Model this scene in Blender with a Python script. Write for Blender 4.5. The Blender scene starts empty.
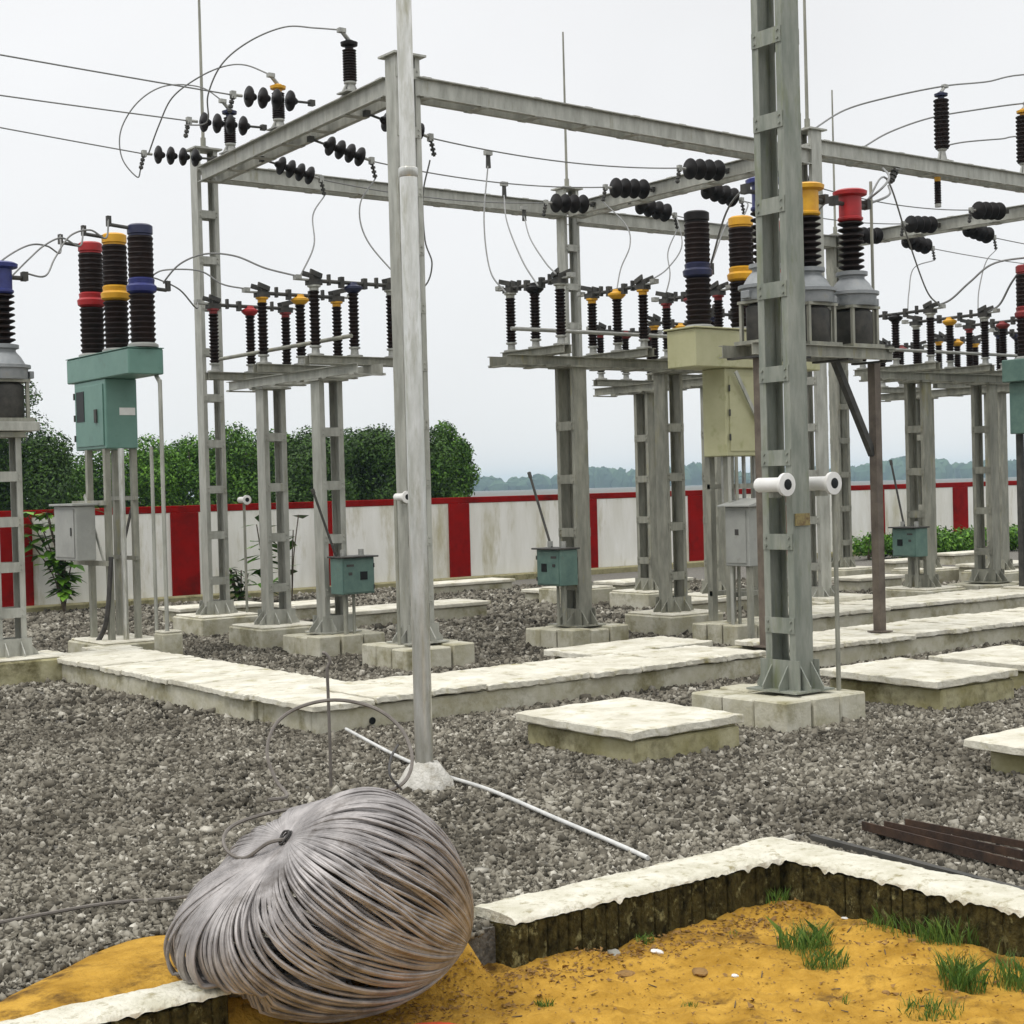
import bpy, bmesh, math, random
import numpy as np
from mathutils import Vector, Matrix
random.seed(7)
rng = np.random.default_rng(7)
R = math.radians
scene = bpy.context.scene
col = scene.collection

# ------------------------------------------------------------------ survey
# The yard is laid out on its own grid: x along the boundary wall, y towards it.
F = 1574.0; EYE = 2.0; ROLL = 0.0262; PITCH = 24 / 1574.0
AZ = math.atan(2078 / 1574.0)
FWD = Vector((math.cos(AZ), math.sin(AZ), 0)); RGT = Vector((math.sin(AZ), -math.cos(AZ), 0)); UPV = Vector((0, 0, 1))

def sight(px, py):
    x = (px - 512) / F; y = -(py - 512) / F
    c, s = math.cos(ROLL), math.sin(ROLL)
    r = x * c + y * s; u = -x * s + y * c
    cp, sp = math.cos(PITCH), math.sin(PITCH)
    z = u * cp - sp; d = cp + u * sp
    return RGT * r + FWD * d + UPV * z, d
EYEP = Vector((0, 0, EYE))
def onz(px, py, z=0.0):
    v, d = sight(px, py); return EYEP + v * ((z - EYE) / v.z)
def onx(px, py, x):
    v, d = sight(px, py); return EYEP + v * (x / v.x)
def ony(px, py, y):
    v, d = sight(px, py); return EYEP + v * (y / v.y)
def ond(px, py, D):
    v, d = sight(px, py); return EYEP + v * (D / d)

# ------------------------------------------------------------------ camera
cam = bpy.data.cameras.new('camera'); cam.sensor_width = 36; cam.lens = F / 1024 * 36
cam.clip_start = 0.1; cam.clip_end = 9000
co = bpy.data.objects.new('camera', cam); col.objects.link(co)
f_ = FWD * math.cos(PITCH) - UPV * math.sin(PITCH)
u_ = UPV * math.cos(PITCH) + FWD * math.sin(PITCH)
u2 = u_ * math.cos(ROLL) + RGT * math.sin(ROLL); r2 = RGT * math.cos(ROLL) - u_ * math.sin(ROLL)
M3 = Matrix((r2, u2, -f_)).transposed()
co.matrix_world = Matrix.Translation(EYEP) @ M3.to_4x4()
scene.camera = co

# ------------------------------------------------------------------ materials
def nodes(m):
    nt = m.node_tree; return nt, nt.nodes, nt.links
def mat(name, c, rough=0.6, metal=0.0, c2=None, scale=6.0, bump=0.0, bscale=None, c3=None, s3=2.0, t3=(0.55, 0.7), spec=0.5, contrast=(0.35, 0.65), stretch=None):
    m = bpy.data.materials.new(name); m.use_nodes = True
    nt, N, L = nodes(m); b = N['Principled BSDF']
    b.inputs['Roughness'].default_value = rough; b.inputs['Metallic'].default_value = metal
    b.inputs['Specular IOR Level'].default_value = spec
    c = (*c, 1); b.inputs['Base Color'].default_value = c
    tc = N.new('ShaderNodeTexCoord')
    gp = N.new('ShaderNodeNewGeometry')
    src = gp.outputs['Position']
    if stretch:
        mp = N.new('ShaderNodeMapping'); mp.inputs['Scale'].default_value = stretch; L.new(src, mp.inputs[0]); src = mp.outputs[0]
    last = None
    if c2 is not None:
        n = N.new('ShaderNodeTexNoise'); n.inputs['Scale'].default_value = scale; n.inputs['Detail'].default_value = 6; n.inputs['Roughness'].default_value = 0.65
        L.new(src, n.inputs['Vector'])
        r = N.new('ShaderNodeValToRGB'); r.color_ramp.elements[0].position = contrast[0]; r.color_ramp.elements[1].position = contrast[1]
        r.color_ramp.elements[0].color = c; r.color_ramp.elements[1].color = (*c2, 1)
        L.new(n.outputs['Fac'], r.inputs[0]); last = r.outputs[0]
        if c3 is not None:
            n3 = N.new('ShaderNodeTexNoise'); n3.inputs['Scale'].default_value = s3; n3.inputs['Detail'].default_value = 8; n3.inputs['Roughness'].default_value = 0.7
            L.new(src, n3.inputs['Vector'])
            mr = N.new('ShaderNodeMapRange'); mr.inputs[1].default_value = t3[0]; mr.inputs[2].default_value = t3[1]
            L.new(n3.outputs['Fac'], mr.inputs[0])
            mx = N.new('ShaderNodeMix'); mx.data_type = 'RGBA'
            L.new(mr.outputs[0], mx.inputs[0]); L.new(last, mx.inputs[6]); mx.inputs[7].default_value = (*c3, 1)
            last = mx.outputs[2]
        L.new(last, b.inputs['Base Color'])
    if bump:
        n2 = N.new('ShaderNodeTexNoise'); n2.inputs['Scale'].default_value = bscale or scale * 4; n2.inputs['Detail'].default_value = 5
        L.new(src, n2.inputs['Vector'])
        bp = N.new('ShaderNodeBump'); bp.inputs['Strength'].default_value = bump; bp.inputs['Distance'].default_value = 0.02
        L.new(n2.outputs['Fac'], bp.inputs['Height']); L.new(bp.outputs[0], b.inputs['Normal'])
    return m
def island_mat(name, stops, rough=0.8, trans=0.0, dirt=False):
    m = bpy.data.materials.new(name); m.use_nodes = True
    nt, N, L = nodes(m); b = N['Principled BSDF']; b.inputs['Roughness'].default_value = rough
    b.inputs['Specular IOR Level'].default_value = 0.3
    g = N.new('ShaderNodeNewGeometry'); r = N.new('ShaderNodeValToRGB')
    while len(r.color_ramp.elements) < len(stops): r.color_ramp.elements.new(0.5)
    for e, (p, c) in zip(r.color_ramp.elements, stops): e.position = p; e.color = (*c, 1)
    L.new(g.outputs['Random Per Island'], r.inputs[0]); L.new(r.outputs[0], b.inputs['Base Color'])
    if dirt:   # dusty and dirty patches of the yard
        n = N.new('ShaderNodeTexNoise'); n.inputs['Scale'].default_value = .9; n.inputs['Detail'].default_value = 7; L.new(g.outputs['Position'], n.inputs['Vector'])
        q = N.new('ShaderNodeValToRGB'); q.color_ramp.elements[0].position = .36; q.color_ramp.elements[1].position = .66; q.color_ramp.elements[0].color = (.66, .64, .60, 1); q.color_ramp.elements[1].color = (1.2, 1.19, 1.15, 1)
        L.new(n.outputs['Fac'], q.inputs[0]); x = N.new('ShaderNodeMix'); x.data_type = 'RGBA'; x.blend_type = 'MULTIPLY'; x.inputs[0].default_value = 1
        L.new(r.outputs[0], x.inputs[6]); L.new(q.outputs[0], x.inputs[7]); L.new(x.outputs[2], b.inputs['Base Color'])
    return m

M = {}
M['footing'] = mat('grey_white_cement', (.40, .385, .34), .95, 0, (.60, .58, .53), 14, .6, 60, (.28, .25, .19), 9, (.5, .7))
M['plastic'] = mat('dusty_white_plastic', (.46, .46, .44), .5, 0, (.62, .62, .60), 9)
M['galv'] = mat('galvanised_steel', (.30, .30, .26), .45, .35, (.46, .46, .41), 6, .05, 60, (.22, .205, .12), 4, (.58, .78), stretch=(1.5, 1.5, .35))
M['galvdark'] = mat('weathered_steel', (.20, .20, .165), .55, .2, (.34, .335, .275), 7, .05, 60, (.28, .25, .10), 4, (.58, .78), stretch=(1.5, 1.5, .35))
M['galvgreen'] = mat('mossy_galvanised_steel', (.18, .20, .165), .5, .2, (.31, .32, .275), 6, .05, 60, (.17, .19, .09), 5, (.54, .74), stretch=(1.5, 1.5, .3))
M['pipe'] = mat('bright_galvanised_pipe', (.50, .495, .44), .28, .8, (.76, .755, .72), 8, .06, 40, (.34, .325, .23), 6, (.52, .74), stretch=(1.6, 1.6, .3))
M['fitting'] = mat('cast_fitting', (.30, .30, .28), .5, .5, (.42, .42, .38), 12)
M['darksteel'] = mat('dark_steel', (.035, .035, .032), .6, .2, (.075, .07, .06), 8)
M['brownsteel'] = mat('rusty_brown_steel', (.022, .013, .009), .8, .1, (.075, .04, .022), 7, .2, 40)
M['poledark'] = mat('brown_painted_steel', (.085, .065, .05), .6, .1, (.16, .13, .10), 5)
M['porcelain'] = mat('brown_black_porcelain', (.010, .006, .005), .5, 0, (.018, .010, .008), 9, spec=.12)
M['disc'] = mat('black_glazed_porcelain', (.008, .007, .007), .45, 0, (.016, .013, .012), 9, spec=.18)
M['red'] = mat('red_paint', (.42, .012, .015), .45, 0, (.30, .01, .012), 8)
M['dkred'] = mat('dark_red_paint', (.16, .012, .012), .5, 0, (.24, .018, .016), 8)
M['yellow'] = mat('yellow_paint', (.72, .38, .015), .45, 0, (.62, .30, .012), 8)
M['blue'] = mat('blue_paint', (.018, .022, .12), .4, 0, (.03, .04, .19), 8)
M['dkblue'] = mat('dark_blue_paint', (.012, .014, .045), .4, 0, (.02, .024, .07), 8)
M['wire'] = mat('aluminium_conductor', (.16, .16, .155), .5, .3, (.22, .22, .21), 12)
M['wiredark'] = mat('dark_cable', (.03, .028, .026), .6, 0, (.06, .055, .05), 12)
M['teal'] = mat('teal_enamel', (.105, .215, .175), .42, 0, (.135, .255, .21), 3, .02, 30, (.085, .16, .125), 4, (.58, .75))
M['tealgrey'] = mat('grey_teal_enamel', (.075, .14, .12), .45, 0, (.12, .20, .165), 6, .02, 30, (.16, .17, .13), 5, (.62, .75))
M['olive'] = mat('olive_cream_enamel', (.40, .39, .22), .5, 0, (.47, .46, .28), 3, .02, 30, (.28, .28, .12), 4, (.56, .75))
M['greybox'] = mat('grey_enamel', (.27, .275, .255), .45, 0, (.34, .345, .32), 3, .02, 30, (.22, .22, .19), 5, (.58, .75))
M['tank'] = mat('silver_grey_paint', (.20, .215, .22), .5, .1, (.29, .30, .305), 5, 0, None, (.26, .25, .20), 5, (.6, .75))
M['white'] = mat('white_paint', (.68, .67, .64), .5, 0, (.78, .77, .74), 6)
M['black'] = mat('black_glass', (.01, .012, .012), .4, spec=.2)
M['slab'] = mat('pale_concrete_slab', (.50, .47, .375), .9, 0, (.70, .675, .58), 3.2, .5, 30, (.30, .265, .12), 4.1, (.54, .70))
M['conc'] = mat('stained_concrete', (.37, .345, .235), .9, 0, (.54, .52, .43), 3.5, .35, 25, (.17, .15, .06), 2.1, (.50, .70))
M['concold'] = mat('mossy_concrete', (.27, .245, .11), .9, 0, (.44, .41, .26), 3.0, .4, 22, (.10, .085, .03), 2.6, (.48, .66))
M['mortar'] = mat('white_cement', (.62, .60, .56), .85, 0, (.74, .72, .68), 6, .3, 40, (.45, .42, .32), 5, (.6, .75))
M['capp'] = mat('white_plaster_cap', (.50, .475, .37), .9, 0, (.68, .655, .56), 6, .7, 45, (.27, .235, .13), 13, (.54, .68))
M['brick'] = mat('dark_mossy_brick', (.014, .012, .005), .97, 0, (.085, .07, .024), 22, .9, 55, (.26, .24, .11), 16, (.56, .68), spec=.1, stretch=(1, 1, .75))
M['wallwhite'] = mat('weathered_whitewash', (.66, .645, .57), .9, 0, (.84, .83, .79), 1.6, .15, 20, (.40, .36, .20), 1.7, (.53, .72), stretch=(1, 1, .22))
M['wallred'] = mat('red_wall_paint', (.27, .005, .004), .9, 0, (.19, .005, .004), 2, .1, 20, (.075, .006, .004), 1.5, (.52, .74), spec=.1)
M['ledge'] = mat('mossy_wall_footing', (.20, .18, .09), .95, 0, (.36, .33, .19), 3, .4, 20, (.10, .09, .03), 3, (.52, .68))
M['sand'] = mat('orange_sand', (.30, .162, .022), .97, 0, (.50, .29, .05), 5.0, 1.0, 30, (.11, .06, .018), 3.4, (.53, .66), spec=.1)
M['clod'] = mat('brown_clod', (.16, .085, .025), .95, 0, (.30, .17, .05), 9, .5, 60)
M['bark'] = mat('bark', (.07, .05, .035), .95, 0, (.12, .095, .07), 6, .5, 30)
M['coil'] = mat('stranded_conductor', (.225, .21, .205), .52, .4, (.42, .395, .385), 9, .1, 160, (.12, .105, .095), 5, (.54, .70))
M['coilend'] = mat('dull_conductor', (.20, .18, .16), .6, .3, (.12, .105, .09), 6)
M['orangered'] = mat('orange_red_cloth', (.60, .075, .012), .9, 0, (.48, .06, .01), 10, .4, 60)
M['rock'] = mat('grey_stone', (.20, .19, .16), .9, 0, (.32, .31, .27), 14, .5, 50)
M['gravel'] = island_mat('crushed_stone', [(0, (.045, .041, .032)), (.25, (.108, .098, .079)), (.5, (.168, .154, .126)), (.78, (.235, .219, .183)), (.93, (.30, .283, .244)), (1, (.48, .46, .41))], .95, dirt=True)
M['leaf'] = island_mat('leaf', [(0, (.022, .062, .004)), (.4, (.042, .115, .008)), (.75, (.07, .165, .011)), (1, (.11, .22, .018))], .6)
M['leafdark'] = island_mat('dark_leaf', [(0, (.012, .03, .003)), (.5, (.030, .075, .006)), (1, (.055, .12, .010))], .6)
M['leafbright'] = island_mat('bright_leaf', [(0, (.022, .07, .004)), (.5, (.065, .17, .009)), (1, (.14, .29, .022))], .6)
M['grass'] = island_mat('grass_blade', [(0, (.035, .085, .012)), (.5, (.08, .17, .025)), (1, (.17, .26, .05))], .6)
M['farleaf'] = island_mat('far_leaf', [(0, (.02, .045, .02)), (.5, (.035, .075, .03)), (1, (.06, .11, .045))], .8)

# ------------------------------------------------------------------ mesh builder
class MB:
    def __init__(s): s.v = []; s.f = []
    def add(s, vs, fs):
        o = len(s.v); s.v += [tuple(x) for x in vs]; s.f += [tuple(i + o for i in f) for f in fs]
    def box(s, a, b, m=None):
        x0, y0, z0 = a; x1, y1, z1 = b
        vs = [Vector(p) for p in ((x0, y0, z0), (x1, y0, z0), (x1, y1, z0), (x0, y1, z0), (x0, y0, z1), (x1, y0, z1), (x1, y1, z1), (x0, y1, z1))]
        if m is not None: vs = [m @ v for v in vs]
        s.add(vs, [(0, 3, 2, 1), (4, 5, 6, 7), (0, 1, 5, 4), (1, 2, 6, 5), (2, 3, 7, 6), (3, 0, 4, 7)])
    def cbox(s, c, d, m=None):
        s.box((c[0] - d[0] / 2, c[1] - d[1] / 2, c[2] - d[2] / 2), (c[0] + d[0] / 2, c[1] + d[1] / 2, c[2] + d[2] / 2), m)
    def frame(s, p0, p1, up=UPV):
        p0 = Vector(p0); p1 = Vector(p1); z = (p1 - p0); l = z.length; z = z / l
        up = Vector(up)
        if abs(z.dot(up)) > .98: up = Vector((0, 1, 0))
        x = up.cross(z).normalized(); y = z.cross(x)
        return Matrix((x, y, z)).transposed().to_4x4(), p0, l
    def bar(s, p0, p1, w, h, up=UPV):
        m, o, l = s.frame(p0, p1, up); m = Matrix.Translation(o) @ m
        s.box((-w / 2, -h / 2, 0), (w / 2, h / 2, l), m)
    def angle(s, p0, p1, w, t=.008, up=UPV, flip=1):
        m, o, l = s.frame(p0, p1, up); m = Matrix.Translation(o) @ m
        s.prism([(0, 0), (w * flip, 0), (w * flip, t), (t * flip, t), (t * flip, w), (0, w)], 0, l, m)
    def channel(s, p0, p1, d, fl, t=.01, up=UPV, flip=1):
        # web centred on the line, depth d along 'up', flanges fl to the side
        m, o, l = s.frame(p0, p1, up); m = Matrix.Translation(o) @ m
        h = d / 2; k = flip
        s.prism([(0, -h), (fl * k, -h), (fl * k, -h + t), (t * k, -h + t), (t * k, h - t), (fl * k, h - t), (fl * k, h), (0, h)], 0, l, m)
    def prism(s, poly, z0, z1, m=None):
        a = sum(poly[i][0] * poly[(i + 1) % len(poly)][1] - poly[(i + 1) % len(poly)][0] * poly[i][1] for i in range(len(poly)))
        if a < 0: poly = poly[::-1]
        n = len(poly); vs = [Vector((x, y, z0)) for x, y in poly] + [Vector((x, y, z1)) for x, y in poly]
        if m is not None: vs = [m @ v for v in vs]
        s.add(vs, [tuple(range(n - 1, -1, -1)), tuple(range(n, 2 * n))] + [(i, (i + 1) % n, n + (i + 1) % n, n + i) for i in range(n)])
    def cyl(s, p0, p1, r0, r1=None, n=12):
        if r1 is None: r1 = r0
        m, o, l = s.frame(p0, p1)
        s.lathe([(r0, 0), (r1, l)], n, Matrix.Translation(o) @ m)
    def lathe(s, prof, n=14, m=None, c=(0, 0, 0)):
        vs = []; fs = []; k = len(prof)
        for r, z in prof:
            for i in range(n):
                a = 2 * math.pi * i / n; v = Vector((c[0] + r * math.cos(a), c[1] + r * math.sin(a), c[2] + z))
                vs.append(m @ v if m is not None else v)
        for j in range(k - 1):
            for i in range(n):
                fs.append((j * n + i, j * n + (i + 1) % n, (j + 1) * n + (i + 1) % n, (j + 1) * n + i))
        fs.append(tuple(range(n - 1, -1, -1))); fs.append(tuple((k - 1) * n + i for i in range(n)))
        s.add(vs, fs)
    def tube(s, pts, r, n=6, closed=False):
        pts = [Vector(p) for p in pts]; k = len(pts); vs = []; fs = []
        ref = Vector((0.13, 0.27, 1)).normalized(); prev = None
        for i in range(k):
            a = pts[(i - 1) % k] if (closed or i > 0) else pts[0]; b = pts[(i + 1) % k] if (closed or i < k - 1) else pts[-1]
            t = (b - a).normalized()
            x = prev if prev is not None else (ref if abs(t.dot(ref)) < .95 else Vector((1, 0, 0)))
            x = (x - t * x.dot(t)).normalized(); prev = x; y = t.cross(x)
            for j in range(n):
                an = 2 * math.pi * j / n; vs.append(pts[i] + (x * math.cos(an) + y * math.sin(an)) * r)
        for i in range(k if closed else k - 1):
            for j in range(n):
                fs.append((i * n + j, i * n + (j + 1) % n, ((i + 1) % k) * n + (j + 1) % n, ((i + 1) % k) * n + j))
        if not closed: fs.append(tuple(range(n - 1, -1, -1))); fs.append(tuple((k - 1) * n + j for j in range(n)))
        s.add(vs, fs)
    def build(s, name, m, parent=None, bevel=0, smooth=False, at=None):
        me = bpy.data.meshes.new(name); me.from_pydata(s.v, [], s.f); me.update()
        if bevel:
            bm = bmesh.new(); bm.from_mesh(me)
            bmesh.ops.bevel(bm, geom=bm.edges[:], offset=bevel, segments=1, affect='EDGES', clamp_overlap=True)
            bm.to_mesh(me); bm.free()
        if smooth:
            me.polygons.foreach_set('use_smooth', [True] * len(me.polygons)); me.set_sharp_from_angle(angle=R(40))
        me.materials.append(M[m] if isinstance(m, str) else m)
        o = bpy.data.objects.new(name, me); col.objects.link(o)
        if parent is not None: o.parent = parent
        if at is not None: o.location = at
        return o
def tag(o, label=None, cat=None, group=None, kind=None):
    if label: o['label'] = label
    if cat: o['category'] = cat
    if group: o['group'] = group
    if kind: o['kind'] = kind
    elif cat: o['kind'] = 'thing'
    return o
def thing(name, label, cat, loc=(0, 0, 0), rz=0, group=None):
    o = bpy.data.objects.new(name, None); col.objects.link(o); o.location = loc; o.rotation_euler = (0, 0, rz)
    o.empty_display_size = .2
    return tag(o, label, cat, group)
def copy_tree(o, label=None, loc=None, rz=None, parent=None):
    c = o.copy(); col.objects.link(c)
    if parent is not None: c.parent = parent
    if label: c['label'] = label
    if loc is not None: c.location = loc
    if rz is not None: c.rotation_euler = (0, 0, rz)
    for ch in list(o.children): copy_tree(ch, parent=c)
    return c
def spline(pts, n=8):
    P = [Vector(p) for p in pts]; P = [P[0] * 2 - P[1]] + P + [P[-1] * 2 - P[-2]]; out = []
    for i in range(1, len(P) - 2):
        for k in range(n):
            t = k / n; a, b, c, d = P[i - 1], P[i], P[i + 1], P[i + 2]
            out.append(.5 * ((2 * b) + (c - a) * t + (2 * a - 5 * b + 4 * c - d) * t * t + (3 * b - a - 3 * c + d) * t ** 3))
    out.append(P[-2]); return out
def sag(p0, p1, s, n=16):
    p0 = Vector(p0); p1 = Vector(p1)
    return [p0.lerp(p1, i / n) - UPV * s * 4 * (i / n) * (1 - i / n) for i in range(n + 1)]
def wire(name, pts, label, cat='wire', r=.010, group=None, m='wire'):
    b = MB(); b.tube(pts, r, 6); return tag(b.build(name, m, smooth=True), label, cat, group)
def seen(pxs, D0, D1):
    # a hanging lead traced as points that run from depth D0 to depth D1
    n = len(pxs) - 1; return spline([ond(x, y, D0 + (D1 - D0) * i / n) for i, (x, y) in enumerate(pxs)])
# ------------------------------------------------------------------ steel columns
def lattice_column(x, y, z0, z1, label, group, wu=.21, wv=.33, fl=.062, pitch=.66, m='galv', bh=.11, rz=0, guss=.2, cap=True, cat='steel column'):
    t = thing('lattice_column', label, cat, (x, y, z0), rz, group)
    h = z1 - z0
    for s in (-1, 1):
        b = MB(); tt = .012; Y = s * wv / 2
        q = lambda px, py: (px, Y - s * py)
        b.prism([q(-wu / 2, 0), q(wu / 2, 0), q(wu / 2, fl), q(wu / 2 - tt, fl), q(wu / 2 - tt, tt), q(-wu / 2 + tt, tt), q(-wu / 2 + tt, fl), q(-wu / 2, fl)], .016, h)
        b.build('channel', m, t)
    proto = {}
    k = 0; z = guss + .30
    while z < h - .1:
        for s in (-1, 1):
            if s not in proto:
                b = MB(); b.cbox((s * (wu / 2 + .006), 0, 0), (.010, wv - .012, bh))
                for yy in (-1, 1):
                    for zz in (-1, 1):
                        b.cyl((s * (wu / 2 + .008), yy * (wv / 2 - .04), zz * bh * .25), (s * (wu / 2 + .024), yy * (wv / 2 - .04), zz * bh * .25), .012, n=6)
                o = b.build('batten_plate', m, t); proto[s] = o
            else:
                o = proto[s].copy(); col.objects.link(o); o.parent = t
            o.location = (0, 0, z)
        z += pitch
    g = MB(); g.cbox((0, 0, .008), (wu + .26, wv + .22, .016)); g.build('base_plate', m, t)
    def gus(p, d):
        b = MB(); d = Vector(d); p = Vector(p); n = Vector((-d.y, d.x, 0)) * .006
        w = .13; vs = []
        for sgn in (-1, 1):
            for dx, dz in ((0, .016), (w, .016), (w, .05), (0, guss)): vs.append(p + d * dx + n * sgn + UPV * dz)
        b.add(vs, [(0, 1, 2, 3), (7, 6, 5, 4), (0, 4, 5, 1), (1, 5, 6, 2), (2, 6, 7, 3), (3, 7, 4, 0)])
        b.build('gusset', m, t)
    for s in (-1, 1):
        for xx in (-.075, .075): gus((xx, s * wv / 2, 0), (0, s, 0))
        for yy in (-.09, .09): gus((s * wu / 2, yy, 0), (s, 0, 0))
    for s in (-1, 1):
        b = MB(); b.cbox((s * (wu / 2 + .012), 0, .016 + guss / 2), (.012, wv + .10, guss)); b.build('shoe_plate', m, t)
    if cap:
        b = MB(); b.cbox((0, 0, h + .012), (wu + .14, wv + .10, .024)); b.build('cap_plate', m, t)
    return t
def plinth(x, y, sx, sy, h, label, group='concrete plinths under the steelwork', blocks=False, m='mortar', rz=0):
    t = thing('concrete_plinth', label, 'plinth', (x, y, 0), rz, group)
    if blocks:
        b = MB(); b.cbox((0, 0, h * .5 - .02), (sx * .72, sy * .72, h - .02)); b.build('core', m, t, .008)
        nx = 3; ny = 3
        for i in range(nx):
            for j in range(ny):
                if i == 1 and j == 1: continue
                b = MB(); w = sx / nx; d = sy / ny; hh = h + random.uniform(-.025, .012)
                b.cbox((-sx / 2 + (i + .5) * w + random.uniform(-.01, .01), -sy / 2 + (j + .5) * d + random.uniform(-.01, .01), hh / 2 - .03), (w - .02, d - .02, hh + .06))
                b.build('block', m, t, .014)
    else:
        b = MB(); b.cbox((0, 0, h / 2 - .04), (sx, sy, h + .08)); b.build('base', m, t, .018)
        b = MB(); b.cbox((0, 0, h + .012), (sx * .93, sy * .93, .028)); b.build('mortar_top', 'slab', t, .012)
    return t

GC = 'tall lattice columns of the wire gantry'
ZB = .27
def zsee(x, y, py):
    lo, hi = -2., 20.
    for _ in range(50):
        m_ = (lo + hi) / 2
        v = Vector((x, y, m_)) - EYEP
        yy = 512 - F * v.dot(u2) / v.dot(f_)
        if yy > py: lo = m_
        else: hi = m_
    return lo
CP = {'c1': (9.93, 14.95), 'c2': (10.33, 20.79), 'c3': (17.04, 15.3), 'c4': (17.11, 20.8), 'c5': (23.66, 20.59), 'c6': (24.1, 15.3), 'n': (9.68, 9.02)}
lattice_column(*CP['c1'], ZB, 6.9, 'grey lattice column standing right behind the shiny round pipe', GC, bh=.12, rz=R(90))
lattice_column(*CP['c2'], ZB, 6.98, 'leftmost tall lattice column, reaching up to the wire beam beside the teal breaker', GC, rz=R(90))
lattice_column(*CP['c3'], ZB, 6.95, 'tall lattice column half hidden behind the near right-hand column, under a lightning rod', GC)
lattice_column(*CP['c4'], ZB, 7.05, 'tall lattice column at the middle rising through the central isolator insulators', GC, rz=R(90))
lattice_column(*CP['c5'], ZB, 6.72, 'slim far lattice column between the red transformer and the diagonal brace', GC, m='galvdark', rz=R(90))
lattice_column(*CP['c6'], ZB, 6.9, 'far lattice column just past the right edge of the yard view', GC)
lattice_column(*CP['n'], ZB, 8.2, 'nearest and widest lattice column with green-grey base, rising out of the picture', 'nearest gantry column', m='galvgreen', wu=.205, wv=.335, fl=.07, pitch=.69, bh=.13, guss=.24)
plinth(9.66, 9.15, .98, 1.12, .26, 'blocky concrete plinth under the nearest lattice column', blocks=True, m='conc')
for k, lb in (('c1', 'concrete plinth at the foot of the column behind the pipe'), ('c2', 'concrete plinth at the foot of the leftmost tall column'), ('c3', 'concrete plinth right behind the nearest column base'),
              ('c4', 'concrete plinth of the tall column in the middle distance'), ('c5', 'farthest concrete plinth under the slim far column'), ('c6', 'concrete plinth of the column past the right edge')):
    plinth(CP[k][0], CP[k][1], .95, .95, .265, lb, blocks=(k in ('c1',)), m='conc')

# ------------------------------------------------------------------ gantry beams
def gantry_beam(p0, p1, label, z=6.57, d=.22, w=.20, m='galv', gap=True):
    p0 = Vector((p0[0], p0[1], z)); p1 = Vector((p1[0], p1[1], z)); L = (p1 - p0).length
    a = math.atan2(p1.y - p0.y, p1.x - p0.x)
    t = thing('gantry_beam', label, 'beam', p0, a, 'horizontal gantry beams')
    for s in (-1, 1):
        b = MB(); b.channel((.0, s * w / 2, 0), (L, s * w / 2, 0), d, .07, .012, flip=s * 1)
        b.build('channel', m, t)
    n = max(3, int(L / .8)); pr = None
    for i in range(n + 1):
        for zz in (d / 2 + .005, -d / 2 - .005):
            if pr is None:
                b = MB(); b.cbox((0, 0, 0), (.12, w + .13, .008)); pr = b.build('batten_plate', m, t); o = pr
            else:
                o = pr.copy(); col.objects.link(o); o.parent = t
            o.location = (.12 + (L - .24) * i / n, 0, zz)
    return t
def off(a, b, s):  # point on the way from a to b, s metres from a
    A = Vector(a); B = Vector(b); return tuple(A + (B - A).normalized() * s)
c = CP
ext = tuple(Vector(c['c3']) + (Vector(c['c6']) - Vector(c['c3'])) * 1.5)
gantry_beam(off(c['c1'], c['c2'], .17), off(c['c2'], c['c1'], .17), 'left gantry beam carrying three arresters, running away from the shiny pipe', 6.60)
gantry_beam(off(c['c1'], c['c3'], .11), off(c['c3'], c['c1'], .11), 'long bare gantry beam from the shiny pipe to behind the nearest column', 6.57)
gantry_beam(off(c['c3'], c['c6'], .11), off(c['c6'], c['c3'], .11), 'right gantry beam with a black arrester and an orange-topped arrester standing on it', 6.72)
gantry_beam(off(c['c2'], c['c4'], .11), off(c['c4'], c['c2'], .11), 'far gantry beam between the leftmost tall column and the middle column', 6.68)
gantry_beam(off(c['c4'], c['c5'], .11), off(c['c5'], c['c4'], .11), 'far gantry beam behind the central insulator strings', 6.60)
gantry_beam(off(c['c4'], c['c3'], .17), off(c['c3'], c['c4'], .17), 'short cross beam overlaid by three black insulator strings in the middle', 6.66)
gantry_beam(off(c['c5'], c['c6'], .17), off(c['c6'], c['c5'], .17), 'cross beam at right behind the red and yellow transformers', 6.60)

# lightning rods
def rod(x, y, z0, z1, label, r=.024):
    t = thing('lightning_rod', label, 'lightning rod', (x, y, z0), 0, 'lightning rods on the column tops')
    b = MB(); b.cyl((0, 0, .03), (0, 0, z1 - z0), r, r * .6, 8); b.build('rod', 'galvdark', t, smooth=True)
    b = MB(); b.cyl((0, 0, 0), (0, 0, .03), .08, n=10); b.cyl((0, 0, .03), (0, 0, .16), .04, n=8); b.build('socket', 'galvdark', t, smooth=True)
rod(c['c2'][0], c['c2'][1], 7.01, 10.2, 'lightning rod on the leftmost tall column, crossing the left loops of wire', .026)
rod(c['c4'][0], c['c4'][1], 7.08, zsee(*c['c4'], 32), 'lightning rod on the middle column, standing clear against the sky')
rod(c['c3'][0] + .0, c['c3'][1], 6.98, 10.5, 'lightning rod just right of the nearest column', .026)
rod(c['c5'][0], c['c5'][1], 6.75, zsee(*c['c5'], 90), 'thinnest lightning rod, rising behind the right gantry beam')

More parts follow.
